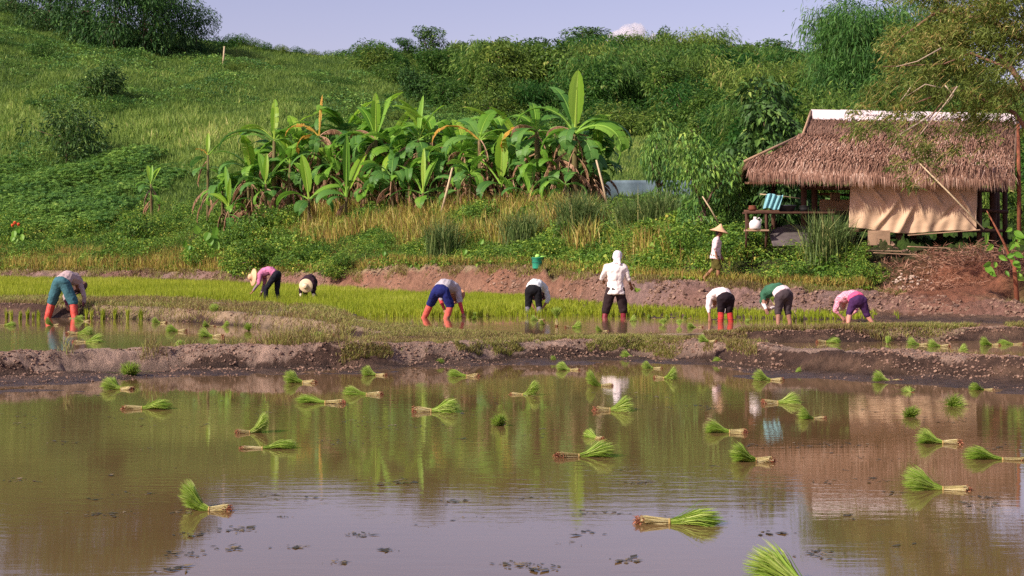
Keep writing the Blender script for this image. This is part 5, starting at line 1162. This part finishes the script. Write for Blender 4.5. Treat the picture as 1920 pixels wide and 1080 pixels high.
tag(link('stone_rubble', A.mesh('stone_rubble'), plain('pale_stone', S(206,186,170), .9, .2, 9)), 'pale stones scattered on the red slope below the hut', 'rubble', None, 'stuff')
# ------------------------------------------------------------------ overhanging fine-leaved tree at the right
root = empty('tree', 'fine leaved olive tree overhanging the thatched hut from the right', 'tree', (gpt(2060, 36, 0)))
O3 = root.location.copy(); A = Acc()
def T3(px, py, D): return np.array(pt(px, py, D)-O3)
base = T3(2060, 600, 36); A_ = lambda pts, r: A.add(*tube(pts, r, 8)[:2])
A_([base-[0, 0, .5], T3(2050, 400, 36), T3(2010, 230, 36.2), T3(1985, 110, 36.5), T3(1950, -60, 37)], [.28, .24, .20, .16, .1])
A_([T3(2010, 230, 36.2), T3(1925, 170, 36), T3(1897, 130, 36), T3(1872, 100, 36)], [.12, .085, .07, .03])
A_([T3(1985, 110, 36.5), T3(1860, 40, 37), T3(1760, 20, 37.5), T3(1690, 70, 37.5)], [.12, .08, .05, .02])
A_([T3(2050, 400, 36), T3(1900, 210, 36.2), T3(1790, 165, 36), T3(1700, 200, 35.8)], [.10, .05, .035, .012])
A_([T3(1790, 165, 36), T3(1760, 200, 35.6), T3(1715, 260, 35.4)], [.03, .018, .01])
A_([T3(1897, 130, 36), T3(1820, 100, 36.4), T3(1770, 120, 36.3), T3(1655, 125, 36)], [.04, .03, .02, .008])
A_([T3(1985, 110, 36.5), T3(1930, 0, 38), T3(1850, -60, 38)], [.1, .06, .03])
link('trunk', A.mesh('trunk', True), plain('limb_bark', S(124,92,76), .9, .3, 9), root)
A = Acc()
for pts in ([(1765, 165), (1735, 158), (1700, 180)], [(1795, 162), (1772, 195), (1735, 240), (1718, 262)], [(1772, 160), (1788, 178), (1775, 195)], [(1710, 160), (1700, 175), (1688, 190)], [(1765, 90), (1720, 115), (1680, 125)], [(1740, 220), (1690, 250), (1660, 300)]):
    V, Q, T = tube([T3(a, b_, 35.2) for a, b_ in pts], [.02, .014, .006], 6); A.add(V, Q, T)
link('twigs', A.mesh('twigs', True), M_twig, root)
A = Acc(); C = []
lob = [(1900, 20, 36.5, 1.5, 1), (1830, 40, 37.5, 1.3, 1), (1770, 20, 38, 1.0, 1), (1750, 90, 37.5, .8, 1), (1800, 110, 36.8, 1.0, 1), (1860, 90, 36, .8, .8), (1940, 90, 36.2, .8, .7), (1840, 165, 36.4, .7, .8), (1770, 150, 36, .7, .9), (1720, 160, 36, .6, .8), (1700, 110, 37, .6, .8), (1960, -30, 37, 1.6, 1), (1860, -50, 38, 1.6, 1), (1760, -50, 38.5, 1.2, .9),
 (1690, 200, 35.8, .55, .6), (1740, 195, 35.6, .6, .6), (1800, 190, 36, .65, .6), (1860, 190, 36.2, .55, .5), (1650, 190, 36.3, .55, .6), (1620, 210, 36.4, .45, .5), (1910, 210, 36.4, .6, .7), (1900, 150, 35.8, .25, .4),
 (1700, 255, 35.4, .5, .8), (1745, 265, 35.5, .5, .7), (1650, 235, 35.8, .45, .7), (1715, 300, 35.3, .35, .8), (1695, 330, 35.2, .28, .9), (1800, 250, 35.8, .5, .45), (1850, 255, 36, .4, .35), (1610, 240, 35.8, .35, .4), (1770, 300, 35.5, .35, .3)]
for (px, py, D, r, dn) in lob:
    c = T3(px, py, D); m = int(3100*r*r*dn*(1 if py < 180 else .75)); k = max(4, int(16*dn*r+5)); cc_ = c+rng.normal(size=(k, 3))*r*.6; idx = rng.integers(0, k, m)
    p = cc_[idx]+rng.normal(size=(m, 3))*[1, 1, .7]*r*.20+[0, 0, 0]; tone = np.clip(rng.normal(size=k)*.16+.5, 0, 1)[idx]
    d = unit(rng.normal(size=(m, 3))*[1, .8, .5]+[-.35, -.1, -.55]); diamonds(A, p, d, rng.uniform(.09, .19, m), rng.uniform(.02, .034, m), np.clip(tone+rng.normal(size=m)*.16, 0, 1), .2)
    for q in cc_[:9]:
        V, Q, T = tube([q-[.0, 0, .2], q+[.12, 0, .05], q+[.3, .05, .2]], [.004, .007, .009], 4); A.add(V, Q, T, np.full(len(Q), .95), np.full(len(T), .95))
link('crown', A.mesh('crown'), M_olive, root)
# broad-leaved plant at the right edge
root = broadleaf(1890, 36.6, 560, 0, .5, 'broad leaved green sapling on the red bank at the right edge', 77, 0, 'sapling', 'sapling')
O4 = root.location.copy(); A = Acc(); V, Q, T = tube([np.array(gpt(1908, 36.2, -.1)-O4), np.array(pt(1902, 500, 36.2)-O4), np.array(pt(1880, 450, 36.2)-O4), np.array(pt(1850, 395, 36.2)-O4)], [.07, .05, .03, .012], 8); A.add(V, Q, T); link('trunk', A.mesh('trunk', True), M_redbark, root)
lr = np.random.default_rng(9)
for (px, py, s) in [(1862+lr.uniform(-16, 54), 470+lr.uniform(-44, 44), lr.uniform(.5, .95)) for _ in range(24)]:
    c = np.array(pt(px, py, 36.0+lr.uniform(-.3, .3))-O4); L_ = .34*s; d = unit(np.array([[lr.uniform(-.9, .9), -.35, lr.uniform(-1, .3)]]))[0]; s_ = unit(np.cross(d, [lr.uniform(-.6, .6), -1, lr.uniform(-.6, .6)])[None])[0]; m = 9; f = np.linspace(0, 1, m); wd = L_*.27*np.sin(np.pi*np.clip(f**.75*.95+.05, 0, 1))**.9
    cc_ = c+d*(f*L_)[:, None]; V = np.concatenate([cc_+s_*wd[:, None]+[0, -.03, 0], cc_, cc_-s_*wd[:, None]+[0, -.03, 0]])
    Q = [(i, i+1, m+i+1, m+i) for i in range(m-1)]+[(m+i, m+i+1, 2*m+i+1, 2*m+i) for i in range(m-1)]
    link('leaf', Acc().add(V, Q, rq=np.full(16, lr.uniform(.2, .9))).mesh('leaf'), M_bana, root)
# ------------------------------------------------------------------ people
_ico = bmesh.new(); bmesh.ops.create_icosphere(_ico, subdivisions=2, radius=1); ICO = np.array([v.co[:] for v in _ico.verts]); _ico.free()
def ell(c, r, R=None):
    r = np.broadcast_to(np.array(r, float), (3,)); V = ICO*r
    return V@(np.eye(3) if R is None else R)+np.array(c, float)
def frame(lat, ax):
    lat = np.array(lat, float); ax = np.array(ax, float); ax /= np.linalg.norm(ax); lat = lat-ax*lat.dot(ax); lat /= np.linalg.norm(lat)
    return np.stack([lat, np.cross(ax, lat), ax])     # rows: side, front-back, along
class Body:
    def __init__(s): s.V=[]; s.T=[]; s.n=0
    def hull(s, *sets):
        bm = bmesh.new()
        for p in np.concatenate(sets): bm.verts.new(p)
        r = bmesh.ops.convex_hull(bm, input=bm.verts)
        bmesh.ops.delete(bm, geom=[g for g in r['geom_interior'] if isinstance(g, bmesh.types.BMVert)], context='VERTS')
        bmesh.ops.triangulate(bm, faces=bm.faces); bm.verts.index_update()
        s.V.append(np.array([v.co[:] for v in bm.verts])); s.T.append(np.array([[v.index for v in f.verts] for f in bm.faces])+s.n); s.n += len(bm.verts); bm.free()
    def limb(s, pts, rs):
        for i in range(len(pts)-1): s.hull(ell(pts[i], rs[i]), ell(pts[i+1], rs[i+1]))
    def finish(s, name, voxel, mat, parent, smooth=3, disp=0., dscale=.12):
        me = npmesh(name, np.concatenate(s.V), None, np.concatenate(s.T)); o = bpy.data.objects.new('tmp', me); COL.objects.link(o)
        m = o.modifiers.new('r', 'REMESH'); m.mode = 'VOXEL'; m.voxel_size = voxel
        m = o.modifiers.new('s', 'SMOOTH'); m.iterations = smooth; m.factor = .5
        if disp:
            t = bpy.data.textures.get('folds') or bpy.data.textures.new('folds', 'CLOUDS'); t.noise_scale = dscale; t.noise_depth = 2
            m = o.modifiers.new('d', 'DISPLACE'); m.texture = t; m.strength = disp; m.mid_level = .5
        dg = bpy.context.evaluated_depsgraph_get(); me2 = bpy.data.meshes.new_from_object(o.evaluated_get(dg)); bpy.data.objects.remove(o)
        me2.name = name; me2.polygons.foreach_set('use_smooth', np.ones(len(me2.polygons), bool)); return link(name, me2, mat, parent)
v3 = lambda *a: np.array(a, float)
def nrm(v): return v/np.linalg.norm(v)
def hand(B, wr, el, grip, sgn, palm_n=None, s=1.0, curl=.9):
    """palm plus five separate bent fingers"""
    d = nrm(wr-el); 
    n = v3(0, 1, -.2) if palm_n is None else np.array(palm_n, float); n = nrm(n-d*n.dot(d)); side = np.cross(d, n)*sgn
    pc = wr+d*.085*s; R = np.stack([side, n, d])
    B.hull(ell(wr, .026*s), ell(wr+d*.03*s, (.03*s, .018*s, .02*s), R), ell(pc, (.042*s, .016*s, .02*s), R))
    for k, (off, L) in enumerate([(-.031, .070), (-.0105, .079), (.0105, .074), (.031, .058)]):
        a = pc+side*off*s+d*.008*s; c1 = curl*(.75+.12*k); p1 = a+(d*math.cos(c1*.4)+n*math.sin(c1*.4))*L*.45*s; p2 = p1+(d*math.cos(c1)+n*math.sin(c1))*L*.32*s; p3 = p2+(d*math.cos(c1*1.6)+n*math.sin(c1*1.6))*L*.26*s
        B.limb([a, p1, p2, p3], [.0098*s, .009*s, .0082*s, .0068*s])
    a = wr+d*.04*s-side*.030*s; p1 = a+(-side*.6+d*.6+n*.35)*.036*s; p2 = p1+(-side*.1+d*.8+n*.6)*.032*s; B.limb([a, p1, p2], [.012*s, .0105*s, .008*s])
SKIN = plain('skin', S(150,104,80), .55, .12, 14, bmp=.05, spec=.35); SKINM = plain('muddy_skin', S(150,108,92), .6, .2, 14, bmp=.2)
def cloth(nm, c, var=.24, sc=5): return plain(nm, tuple(x*.92 for x in c), .88, var, sc, bmp=.35, spec=.15)
def person(label, loc, rz, J, C, scale=1.0):
    root = empty('person', label, 'person', loc, rz, None, scale)
    J = {k: np.array(v, float) for k, v in J.items()}
    lat = J['hipR']-J['hipL']; slat = J['shR']-J['shL']
    pel = (J['hipL']+J['hipR'])/2; ax1 = J['spine']-pel; ax2 = J['chest']-J['spine']; ax3 = J['neck']-J['chest']; axh = J['head']-J['neck']
    F1, F2, F3, FH = frame(lat, ax1), frame(lat+slat, ax2), frame(slat, ax3+ax2), frame(slat if 'hlat' not in J else J['hlat'], axh)
    g = C.get('girth', 1.0)
    def torso(B, e, top=True, sk=0.):
        P = ell(pel+(ax1*.42 if e else ax1*0), (.155*g+e, (.115*g+e) if not e else .118*g, .12+e if not e else .05), F1); S1 = ell(J['spine'], (.135*g+e, .10*g+e, .1), F2); Cc = ell(J['chest'], (.165*g+e, .115*g+e, .11), F3)
        B.hull(P, S1); B.hull(S1, Cc); 
        shl, shr = ell(J['shL'], .055+e), ell(J['shR'], .055+e); B.hull(Cc, shl, shr); nk = J['chest']+(J['neck']-J['chest'])*.75; B.hull(shl, shr, ell(nk, .055+e*.8))
    # body
    B = Body(); torso(B, 0)
    B.hull(ell(J['chest']*.3+J['neck']*.7, .05), ell(J['neck'], .05), ell(J['neck']*.5+J['head']*.5, .052))
    hc = J['head']; B.hull(ell(hc+FH[2]*.015, (.074, .092, .095), FH), ell(hc-FH[2]*.06+FH[1]*.03*C.get('face', 1), (.05, .05, .045), FH))
    fr = FH[1]*C.get('face', 1)       # direction the face looks
    B.hull(ell(hc+fr*.085+FH[2]*.01, .010), ell(hc+fr*.108-FH[2]*.022, .012), ell(hc+fr*.085-FH[2]*.028+FH[0]*.012, .009), ell(hc+fr*.085-FH[2]*.028-FH[0]*.012, .009))
    B.hull(ell(hc+fr*.082-FH[2]*.055+FH[0]*.018, .009), ell(hc+fr*.082-FH[2]*.055-FH[0]*.018, .009)); 
    for s in (-1, 1): B.hull(ell(hc+FH[0]*s*.076, (.008, .02, .03), FH), ell(hc+FH[0]*s*.070-fr*.01, (.008, .015, .022), FH))
    for s, sd in (('L', -1), ('R', 1)):
        B.limb([J['sh'+s], J['el'+s], J['wr'+s]], [.047, .037, .025])
        B.hull(ell(J['el'+s], .037), ell(J['el'+s]*.65+J['wr'+s]*.35, .036)); hand(B, J['wr'+s], J['el'+s], None, sd*C.get('hs', 1), C.get('palm'+s), curl=C.get('curl', .9))
        B.limb([J['hip'+s], J['kn'+s]], [.088*g, .056]); kn, an = J['kn'+s], J['an'+s]; B.limb([kn, kn*.65+an*.35, an], [.054, .053, .034])
        toe = an+nrm(J.get('toe'+s, v3(0, 1, 0)))*.15+v3(0, 0, -.05); B.hull(ell(an, .035), ell(an+v3(0, 0, -.05)-nrm(toe-an)*.03, .032), ell(toe, (.042, .04, .022)))
    B.finish('body', .0075, C.get('skin', SKIN), root, 2)
    for s in (-1, 1):   # eyes
        V, Q = lathe([(0, -.009), (.007, -.006), (.010, 0), (.007, .006), (0, .009)], 10); o = link('eye', npmesh('eye', V, Q, smooth=True), M_black, root); o.location = Vector(hc+fr*.083+FH[0]*s*.030+FH[2]*.012)
    # shirt
    B = Body(); torso(B, .022)
    if 'hem' in C:      # loose lower edge of the shirt
        hb = pel-F1[2]*C['hem']; B.hull(ell(J['spine'], (.15*g, .12*g, .08), F2), ell(pel, (.185*g, .15*g, .05), F1), ell(hb, (.19*g, .155*g, .02), F1))
    sl_ = C.get('sleeve', .55)
    for s in 'LR':
        a, b_, c = J['sh'+s], J['el'+s], J['wr'+s]
        if sl_ <= 1: B.limb([a, a+(b_-a)*sl_], [.072, .058])
        else: B.limb([a, b_, b_+(c-b_)*(sl_-1)], [.070, .056, .043])
    B.finish('shirt', .012, C['shirt'], root, 2, .05)
    if 'collar' in C:
        B = Body(); B.hull(ell(J['chest']*.3+J['neck']*.7, .075), ell(J['neck'], .062)); B.finish('collar', .01, C['collar'], root, 2, .01)
    if 'under' in C:   # pale undershirt or apron showing at the waist
        B = Body(); B.hull(ell(pel+F1[2]*.05, (.192*g, .165*g, .03), F1), ell(pel+F1[2]*.16, (.178*g, .15*g, .03), F1)); B.finish('undershirt', .012, C['under'], root, 2, .02)
    # trousers
    B = Body(); B.hull(ell(pel, (.180*g, .150*g, .138), F1), ell(pel+ax1*.35, (.158*g, .128*g, .05), F1))
    q = C.get('cuff', 1.0); fl = C.get('flare', .075)
    for s in 'LR':
        h, kn, an = J['hip'+s], J['kn'+s], J['an'+s]; B.hull(ell(pel, (.15, .12, .09), F1), ell(h, .105*g))
        if q <= 1: B.limb([h, h+(kn-h)*q], [.108*g, fl])
        else:
            B.limb([h, kn], [.108*g, fl]); e_ = kn+(an-kn)*(q-1); B.limb([kn, e_], [fl, fl*.92])
    B.finish('trousers', .012, C['trousers'], root, 2, .035)
    if 'boots' in C:
        for s in 'LR':
            B = Body(); kn, an = J['kn'+s], J['an'+s]; st_ = C.get('boot_from', .05); a = kn+(an-kn)*st_; bw = C.get('bw', 1.0); B.limb([a, kn*.5+an*.5, an], [.068*bw, .064*bw, .048*bw]); toe = an+nrm(J.get('toe'+s, v3(0, 1, 0)))*.16+v3(0, 0, -.055); B.hull(ell(an, .045), ell(an+v3(0, 0, -.055), .042), ell(toe, (.05, .045, .028))); B.finish('boot' if C.get('bootname') is None else C['bootname'], .010, C['boots'], root, 2, .014, )
    if 'cuffs' in C:
        for s in 'LR':
            B = Body(); a, c = J['el'+s], J['wr'+s]; B.limb([a+(c-a)*C.get('cuff_from', .1), c-(c-a)*.03], [.047, .034]); B.finish('sleeve_cover', .008, C['cuffs'], root, 2, .01)
    if 'scarf' in C:
        B = Body(); B.hull(ell(hc+FH[2]*.03-fr*.012, (.104, .108, .098), FH), ell(hc-FH[2]*.05-fr*.03, (.100, .085, .06), FH)); B.hull(ell(hc-fr*.06-FH[2]*.06, (.06, .045, .05), FH), ell(J['neck']-fr*.05, (.075, .05, .05), FH))
        B.hull(ell(hc-fr*.08-FH[2]*.08+FH[0]*.05, .035), ell(J['neck']-fr*.08-FH[2]*.03+FH[0]*.08, .03)); B.finish('headscarf', .008, C['scarf'], root, 2, .02, )
    elif 'hair' in C:
        B = Body(); B.hull(ell(hc+FH[2]*.03-fr*.015, (.083, .09, .09), FH), ell(hc-FH[2]*.02-fr*.045, (.07, .05, .06), FH)); B.finish('hair', .008, C['hair'], root, 1, .02)
    if 'hat' in C:
        pf, mat, off = C['hat']; V, Q = lathe(pf, 40, .015); o = link('hat', npmesh('hat', V, Q, smooth=True), mat, root); o.modifiers.new('thickness', 'SOLIDIFY').thickness = .006
        zt = FH[2] if 'hat_n' not in C else nrm(np.array(C['hat_n'], float)); FX = nrm(np.cross([0, .1, 1.], zt)) if 'hat_n' in C else FH[0]; M = Matrix((FX, np.cross(zt, FX), zt)).transposed(); ex = C.get('hat_tilt', (0, 0)); o.rotation_euler = (M.to_4x4() @ Matrix.Rotation(ex[0], 4, 'X') @ Matrix.Rotation(ex[1], 4, 'Y')).to_euler(); o.location = Vector(hc+zt*off)
    return root
M_hatw = plain('woven_palm_hat', S(222,178,140), .75, .12, 30, bmp=.4); M_hatp = plain('pale_straw_hat', S(232,208,172), .75, .12, 30, bmp=.4); M_hatd = plain('dark_brown_hat', S(92,66,56), .8, .2, 30, bmp=.4); M_hatb = plain('brown_straw_hat', S(176,128,92), .8, .15, 30, bmp=.4)
M_hair = plain('black_hair', S(34,28,26), .6, .2, 40)
CON = [(0.0, .21), (.012, .205), (.04, .17), (.08, .115), (.13, .065), (.20, .02), (.255, -.012), (.262, -.018)]
SUNH = [(0, .125), (.04, .12), (.075, .10), (.092, .06), (.10, .02), (.13, .005), (.19, -.008), (.245, -.03), (.252, -.036)]
def bend(H, sp, arch=.14, sunk=.2, lean=0., reach=.5, hz=.06, kneeb=.05, hx=.12, dy=0.0, foot=0.):
    return {'hipL': (-.09, 0, H), 'hipR': (.09, 0, H), 'spine': (lean*.3, .17, H+arch*.85), 'chest': (lean*.8, .38, H+arch*.55), 'neck': (lean, .52, H-.02), 'head': (lean*1.15, .62, H-.12),
            'shL': (-.165+lean*.9, .44, H+.03+dy), 'shR': (.165+lean*.9, .44, H+.03-dy), 'elL': (-.23+lean, .46, H-.22), 'elR': (.23+lean, .46, H-.22), 'wrL': (-hx+lean, reach, max(hz, H-.45)), 'wrR': (hx+lean, reach, max(hz, H-.45)),
            'knL': (-sp*.72, kneeb, H*.48-sunk*.1), 'knR': (sp*.72, kneeb, H*.48-sunk*.1), 'anL': (-sp, -.03-foot, -sunk), 'anR': (sp, -.03+foot, -sunk)}
def ploc(px, py, z): D = gd(py, z); return ((px-960)*D/FP, D, z)
# 1 far left, teal trousers and red boots
J = bend(.84, .40, .20, .15, .10, .40, .14, .06, .0); J['wrL'] = (-.02, .30, .30); J['elL'] = (-.14, .40, .50); J['wrR'] = (.33, .45, .22); J['elR'] = (.36, .46, .5)
person('person in teal trousers and red boots bending over in the left rear pond', ploc(115, 596.5, .2001), math.radians(-14), J, dict(shirt=cloth('greyish_pink_cloth', S(182,160,162)), trousers=cloth('teal_denim', S(66,108,118)), bw=1.45, cuff=.98, flare=.125, boots=muddy('red_rubber', S(206,70,56), .5), boot_from=-.02, sleeve=1.5, cuffs=cloth('purple_cloth', S(130,70,96)), cuff_from=.5, hat=([(r*.9, z) for r, z in SUNH], M_hatd, .03), hair=M_hair, girth=1.32, skin=SKINM), .98)
# 2 pink shirt with a wide brimmed hat
J = bend(.80, .16, .17, .15, 0, .62, .28, .04, .09); J['wrL'] = (-.14, .66, .36); J['wrR'] = (.10, .50, .30); J['knL'] = (-.12, .28, .42); J['anL'] = (-.12, .30, 0); J['head'] = (0, .70, .74); J['neck'] = (0, .56, .83)
person('person in a pink shirt bending left in the seedbed, wide pale hat', (pt(519, 565, 42.3)[0], 42.3, CH-(568-HY)*42.3/FP), math.radians(78), J, dict(shirt=cloth('pink_cloth', S(206,126,164)), trousers=cloth('black_cloth', S(34,34,44)), cuff=1.7, flare=.07, sleeve=1.2, hat=(SUNH, M_hatw, .05), hair=M_hair, cuffs=cloth('grey_cuff', S(150,128,140)), cuff_from=.25, hat_n=(-.62, .72, .1)), .98)
# 3 crouched facing the water, pale hat
J = bend(.60, .18, .14, .05, 0, .52, .12, .3, .20); J['head'] = (0, .64, .50); J['neck'] = (0, .50, .60)
person('crouching person in dark clothes whose round straw hat faces the water', (pt(581, 556, 44.5)[0], 44.9, CH-(564-HY)*44.5/FP), math.radians(172), J, dict(shirt=cloth('dark_maroon_cloth', S(58,40,50)), trousers=cloth('dark_cloth', S(38,34,40)), cuff=1.5, sleeve=1.75, hat=([(r*.86, z) for r, z in SUNH], M_hatp, .05), hair=M_hair, cuffs=cloth('white_glove', S(230,214,190)), cuff_from=.78, hat_tilt=(.45, 0)), .95)
# 4 blue shorts, salmon leggings, brown hat
J = bend(.58, .24, .17, .12, .12, .5, .06, .08, .1, foot=.12); J['anL'] = (-.46, .22, -.06); J['knL'] = (-.27, .20, .30); J['anR'] = (.10, -.08, -.15); J['knR'] = (.20, .06, .26); J['wrR'] = (.42, .30, .10); J['elR'] = (.34, .38, .30); J['wrL'] = (.0, .3, .2)
person('person in dark blue shorts and salmon leggings bending beside the straw bund', ploc(826, 597, .2), math.radians(-12), J, dict(shirt=cloth('light_grey_cloth', S(182,176,184)), trousers=cloth('navy_cloth', S(36,42,104)), cuff=.92, flare=.10, bw=1.15, boots=muddy('salmon_cloth', S(206,92,78), .8), bootname='legging', boot_from=-.12, sleeve=.8, cuffs=cloth('salmon_sleeve', S(204,74,82)), cuff_from=-.2, hat=([(r*.98, z) for r, z in SUNH], M_hatb, .04), hair=M_hair, girth=1.05), 1.11)
# 5 black trousers, pale shirt, grey boots
J = bend(.57, .17, .17, .15, .05, .45, .1, .05, .09); J['wrR'] = (.16, .38, .14)
person('person in black trousers and pale shirt bending with grey boots', ploc(1000, 590, .2), math.radians(-10), J, dict(shirt=cloth('pale_mint_cloth', S(222,228,230)), trousers=cloth('black_cloth2', S(30,30,34)), cuff=1.15, flare=.082, boots=plain('grey_rubber', S(104,100,116), .5, .2, 6, bmp=.1), boot_from=.1, sleeve=1.3, hair=M_hair, hat=([(r*.9, z) for r, z in SUNH], M_hatd, .02), under=cloth('mint_cloth', S(226,232,236))), 1.09)
# 6 standing man
J = {'hipL': (-.095, 0, .60), 'hipR': (.095, 0, .60), 'spine': (.0, .01, .78), 'chest': (.01, .02, 1.02), 'neck': (.03, .04, 1.20), 'head': (.05, .06, 1.345), 'shL': (-.185, .02, 1.10), 'shR': (.20, .02, 1.09), 'elL': (-.30, .10, .86), 'elR': (.29, .06, .84), 'wrL': (-.24, .30, .78), 'wrR': (.36, .20, .68), 'knL': (-.20, .05, .18), 'knR': (.17, .06, .20), 'anL': (-.28, -.04, -.22), 'anR': (.19, .04, -.2), 'hlat': (1, -.15, 0)}
person('standing man in a white shirt and white headscarf seen from behind', ploc(1154, 595, .2), 0, J, dict(shirt=cloth('white_shirt_cloth', S(238,228,224), .06), trousers=cloth('dark_brown_cloth', S(52,40,42)), cuff=1.12, flare=.105, boots=plain('wine_rubber', S(126,38,50), .45, .2, 6, bmp=.1), boot_from=.1, sleeve=1.25, hem=.09, scarf=cloth('white_scarf_cloth', S(240,232,238), .05), girth=1.12), 1.10)
D = gd(595, .2); rice_bundle(0, 600, .3, 3, 20, 'small tied seedling bunch hanging from the hand of the standing man', .62, -60, 'seedling bunches held in a hand', (pt(1190, 540, D-.0)[0], D+.15, pt(1190, 540, D)[2]))
# 7 walking woman on the bank
J = {'hipL': (-.02, .08, .74), 'hipR': (-.02, -.08, .74), 'spine': (.0, 0, .92), 'chest': (.02, 0, 1.12), 'neck': (.05, 0, 1.27), 'head': (.075, 0, 1.385), 'shL': (0.0, .165, 1.19), 'shR': (.0, -.165, 1.19), 'elL': (.10, .22, .97), 'elR': (-.07, -.24, .98), 'wrL': (.16, .18, .76), 'wrR': (-.02, -.20, .76), 'knL': (-.05, .09, .42), 'knR': (.05, -.08, .42), 'anL': (-.32, .09, .16), 'anR': (.03, -.08, .06), 'toeL': (.6, 0, -1), 'toeR': (1, 0, 0), 'hlat': (0, -1, 0)}
zf = gz(1343, 41.5)-.02
person('woman in a conical straw hat walking right along the top of the mud bank', (pt(1343, 530, 41.5)[0], 41.5, zf), 0, J, dict(shirt=cloth('pinkish_white_cloth', S(232,206,210), .1), trousers=cloth('olive_cloth', S(92,86,44)), cuff=.98, flare=.09, sleeve=1.35, hem=.07, hat=([(r*1.02, z*1.0) for r, z in CON], M_hatw, .055), hair=M_hair, collar=cloth('wine_scarf', S(96,34,52)), face=1, palmR=(1, 0, 0)), 1.0)
# 8 white shirt, red banded socks
J = bend(.50, .13, .15, .12, -.05, .42, .1, .05, .1); J['wrL'] = (-.26, .30, .10); J['elL'] = (-.25, .40, .30)
person('person in a white shirt, black shorts and red banded socks bending', ploc(1361, 604, .2), math.radians(12), J, dict(shirt=cloth('white_shirt_cloth2', S(236,222,224), .06), trousers=cloth('black_cloth3', S(36,28,34)), cuff=1.0, flare=.078, boots=plain('red_banded_cloth', S(200,58,50), .8, .25, 9, sc=(.1, .1, 3), bmp=.1, c2=S(92,34,34)), bootname='sock', boot_from=.0, sleeve=1.5, scarf=cloth('pale_scarf', S(214,200,196)), girth=1.02), 1.05)
# 9 green shirt with white hem, grey trousers rolled to the calf
J = bend(.56, .15, .17, .12, -.10, .40, .2, .05, .1); J['wrL'] = (-.30, .22, .28); J['elL'] = (-.27, .36, .36); J['wrR'] = (-.16, .30, .28)
person('person in a green shirt over a white one and grey trousers bending', ploc(1470, 605, .2), math.radians(18), J, dict(shirt=cloth('green_shirt_cloth', S(62,108,84)), trousers=cloth('charcoal_cloth', S(74,64,68)), cuff=1.15, flare=.078, under=cloth('white_under_cloth', S(238,218,220)), sleeve=.5, cuffs=cloth('white_sleeve', S(226,214,216)), cuff_from=-.3, scarf=cloth('green_scarf', S(58,100,82)), skin=SKINM, girth=1.05), 1.07)
D = gd(605, .2); rice_bundle(0, 600, .3, 3, 150, 'seedling bunch in the hand of the person in the green shirt', .55, 60, 'seedling bunches held in a hand', (pt(1450, 568, D)[0], D+.1, pt(1450, 568, D)[2]))
# 10 pink checked shirt, purple trousers
J = bend(.45, .24, .14, .10, -.10, .45, .1, .05, .1); J['knR'] = (.20, .03, .17); J['anR'] = (.34, -.02, -.06)
M_chk, t, b = nt('pink_check_cloth'); 
tc = t.nodes.new('ShaderNodeTexCoord'); ck = t.nodes.new('ShaderNodeTexChecker'); ck.inputs['Scale'].default_value = 34; ck.inputs['Color1'].default_value = (*S(222,120,150), 1); ck.inputs['Color2'].default_value = (*S(226,180,192), 1); t.links.new(tc.outputs['Object'], ck.inputs['Vector']); t.links.new(ck.outputs[0], b.inputs['Base Color']); b.inputs['Roughness'].default_value = .9
person('person in a pink checked shirt and purple trousers bending, rightmost worker', ploc(1609, 604, .2), math.radians(9), J, dict(shirt=M_chk, trousers=cloth('purple_navy_cloth', S(74,44,88)), cuff=1.1, flare=.074, under=cloth('bright_pink_cloth', S(232,96,140)), sleeve=1.3, scarf=cloth('cream_scarf', S(232,216,196)), skin=plain('pale_skin', S(196,140,124), .6, .1, 9, bmp=.05)), 1.05)
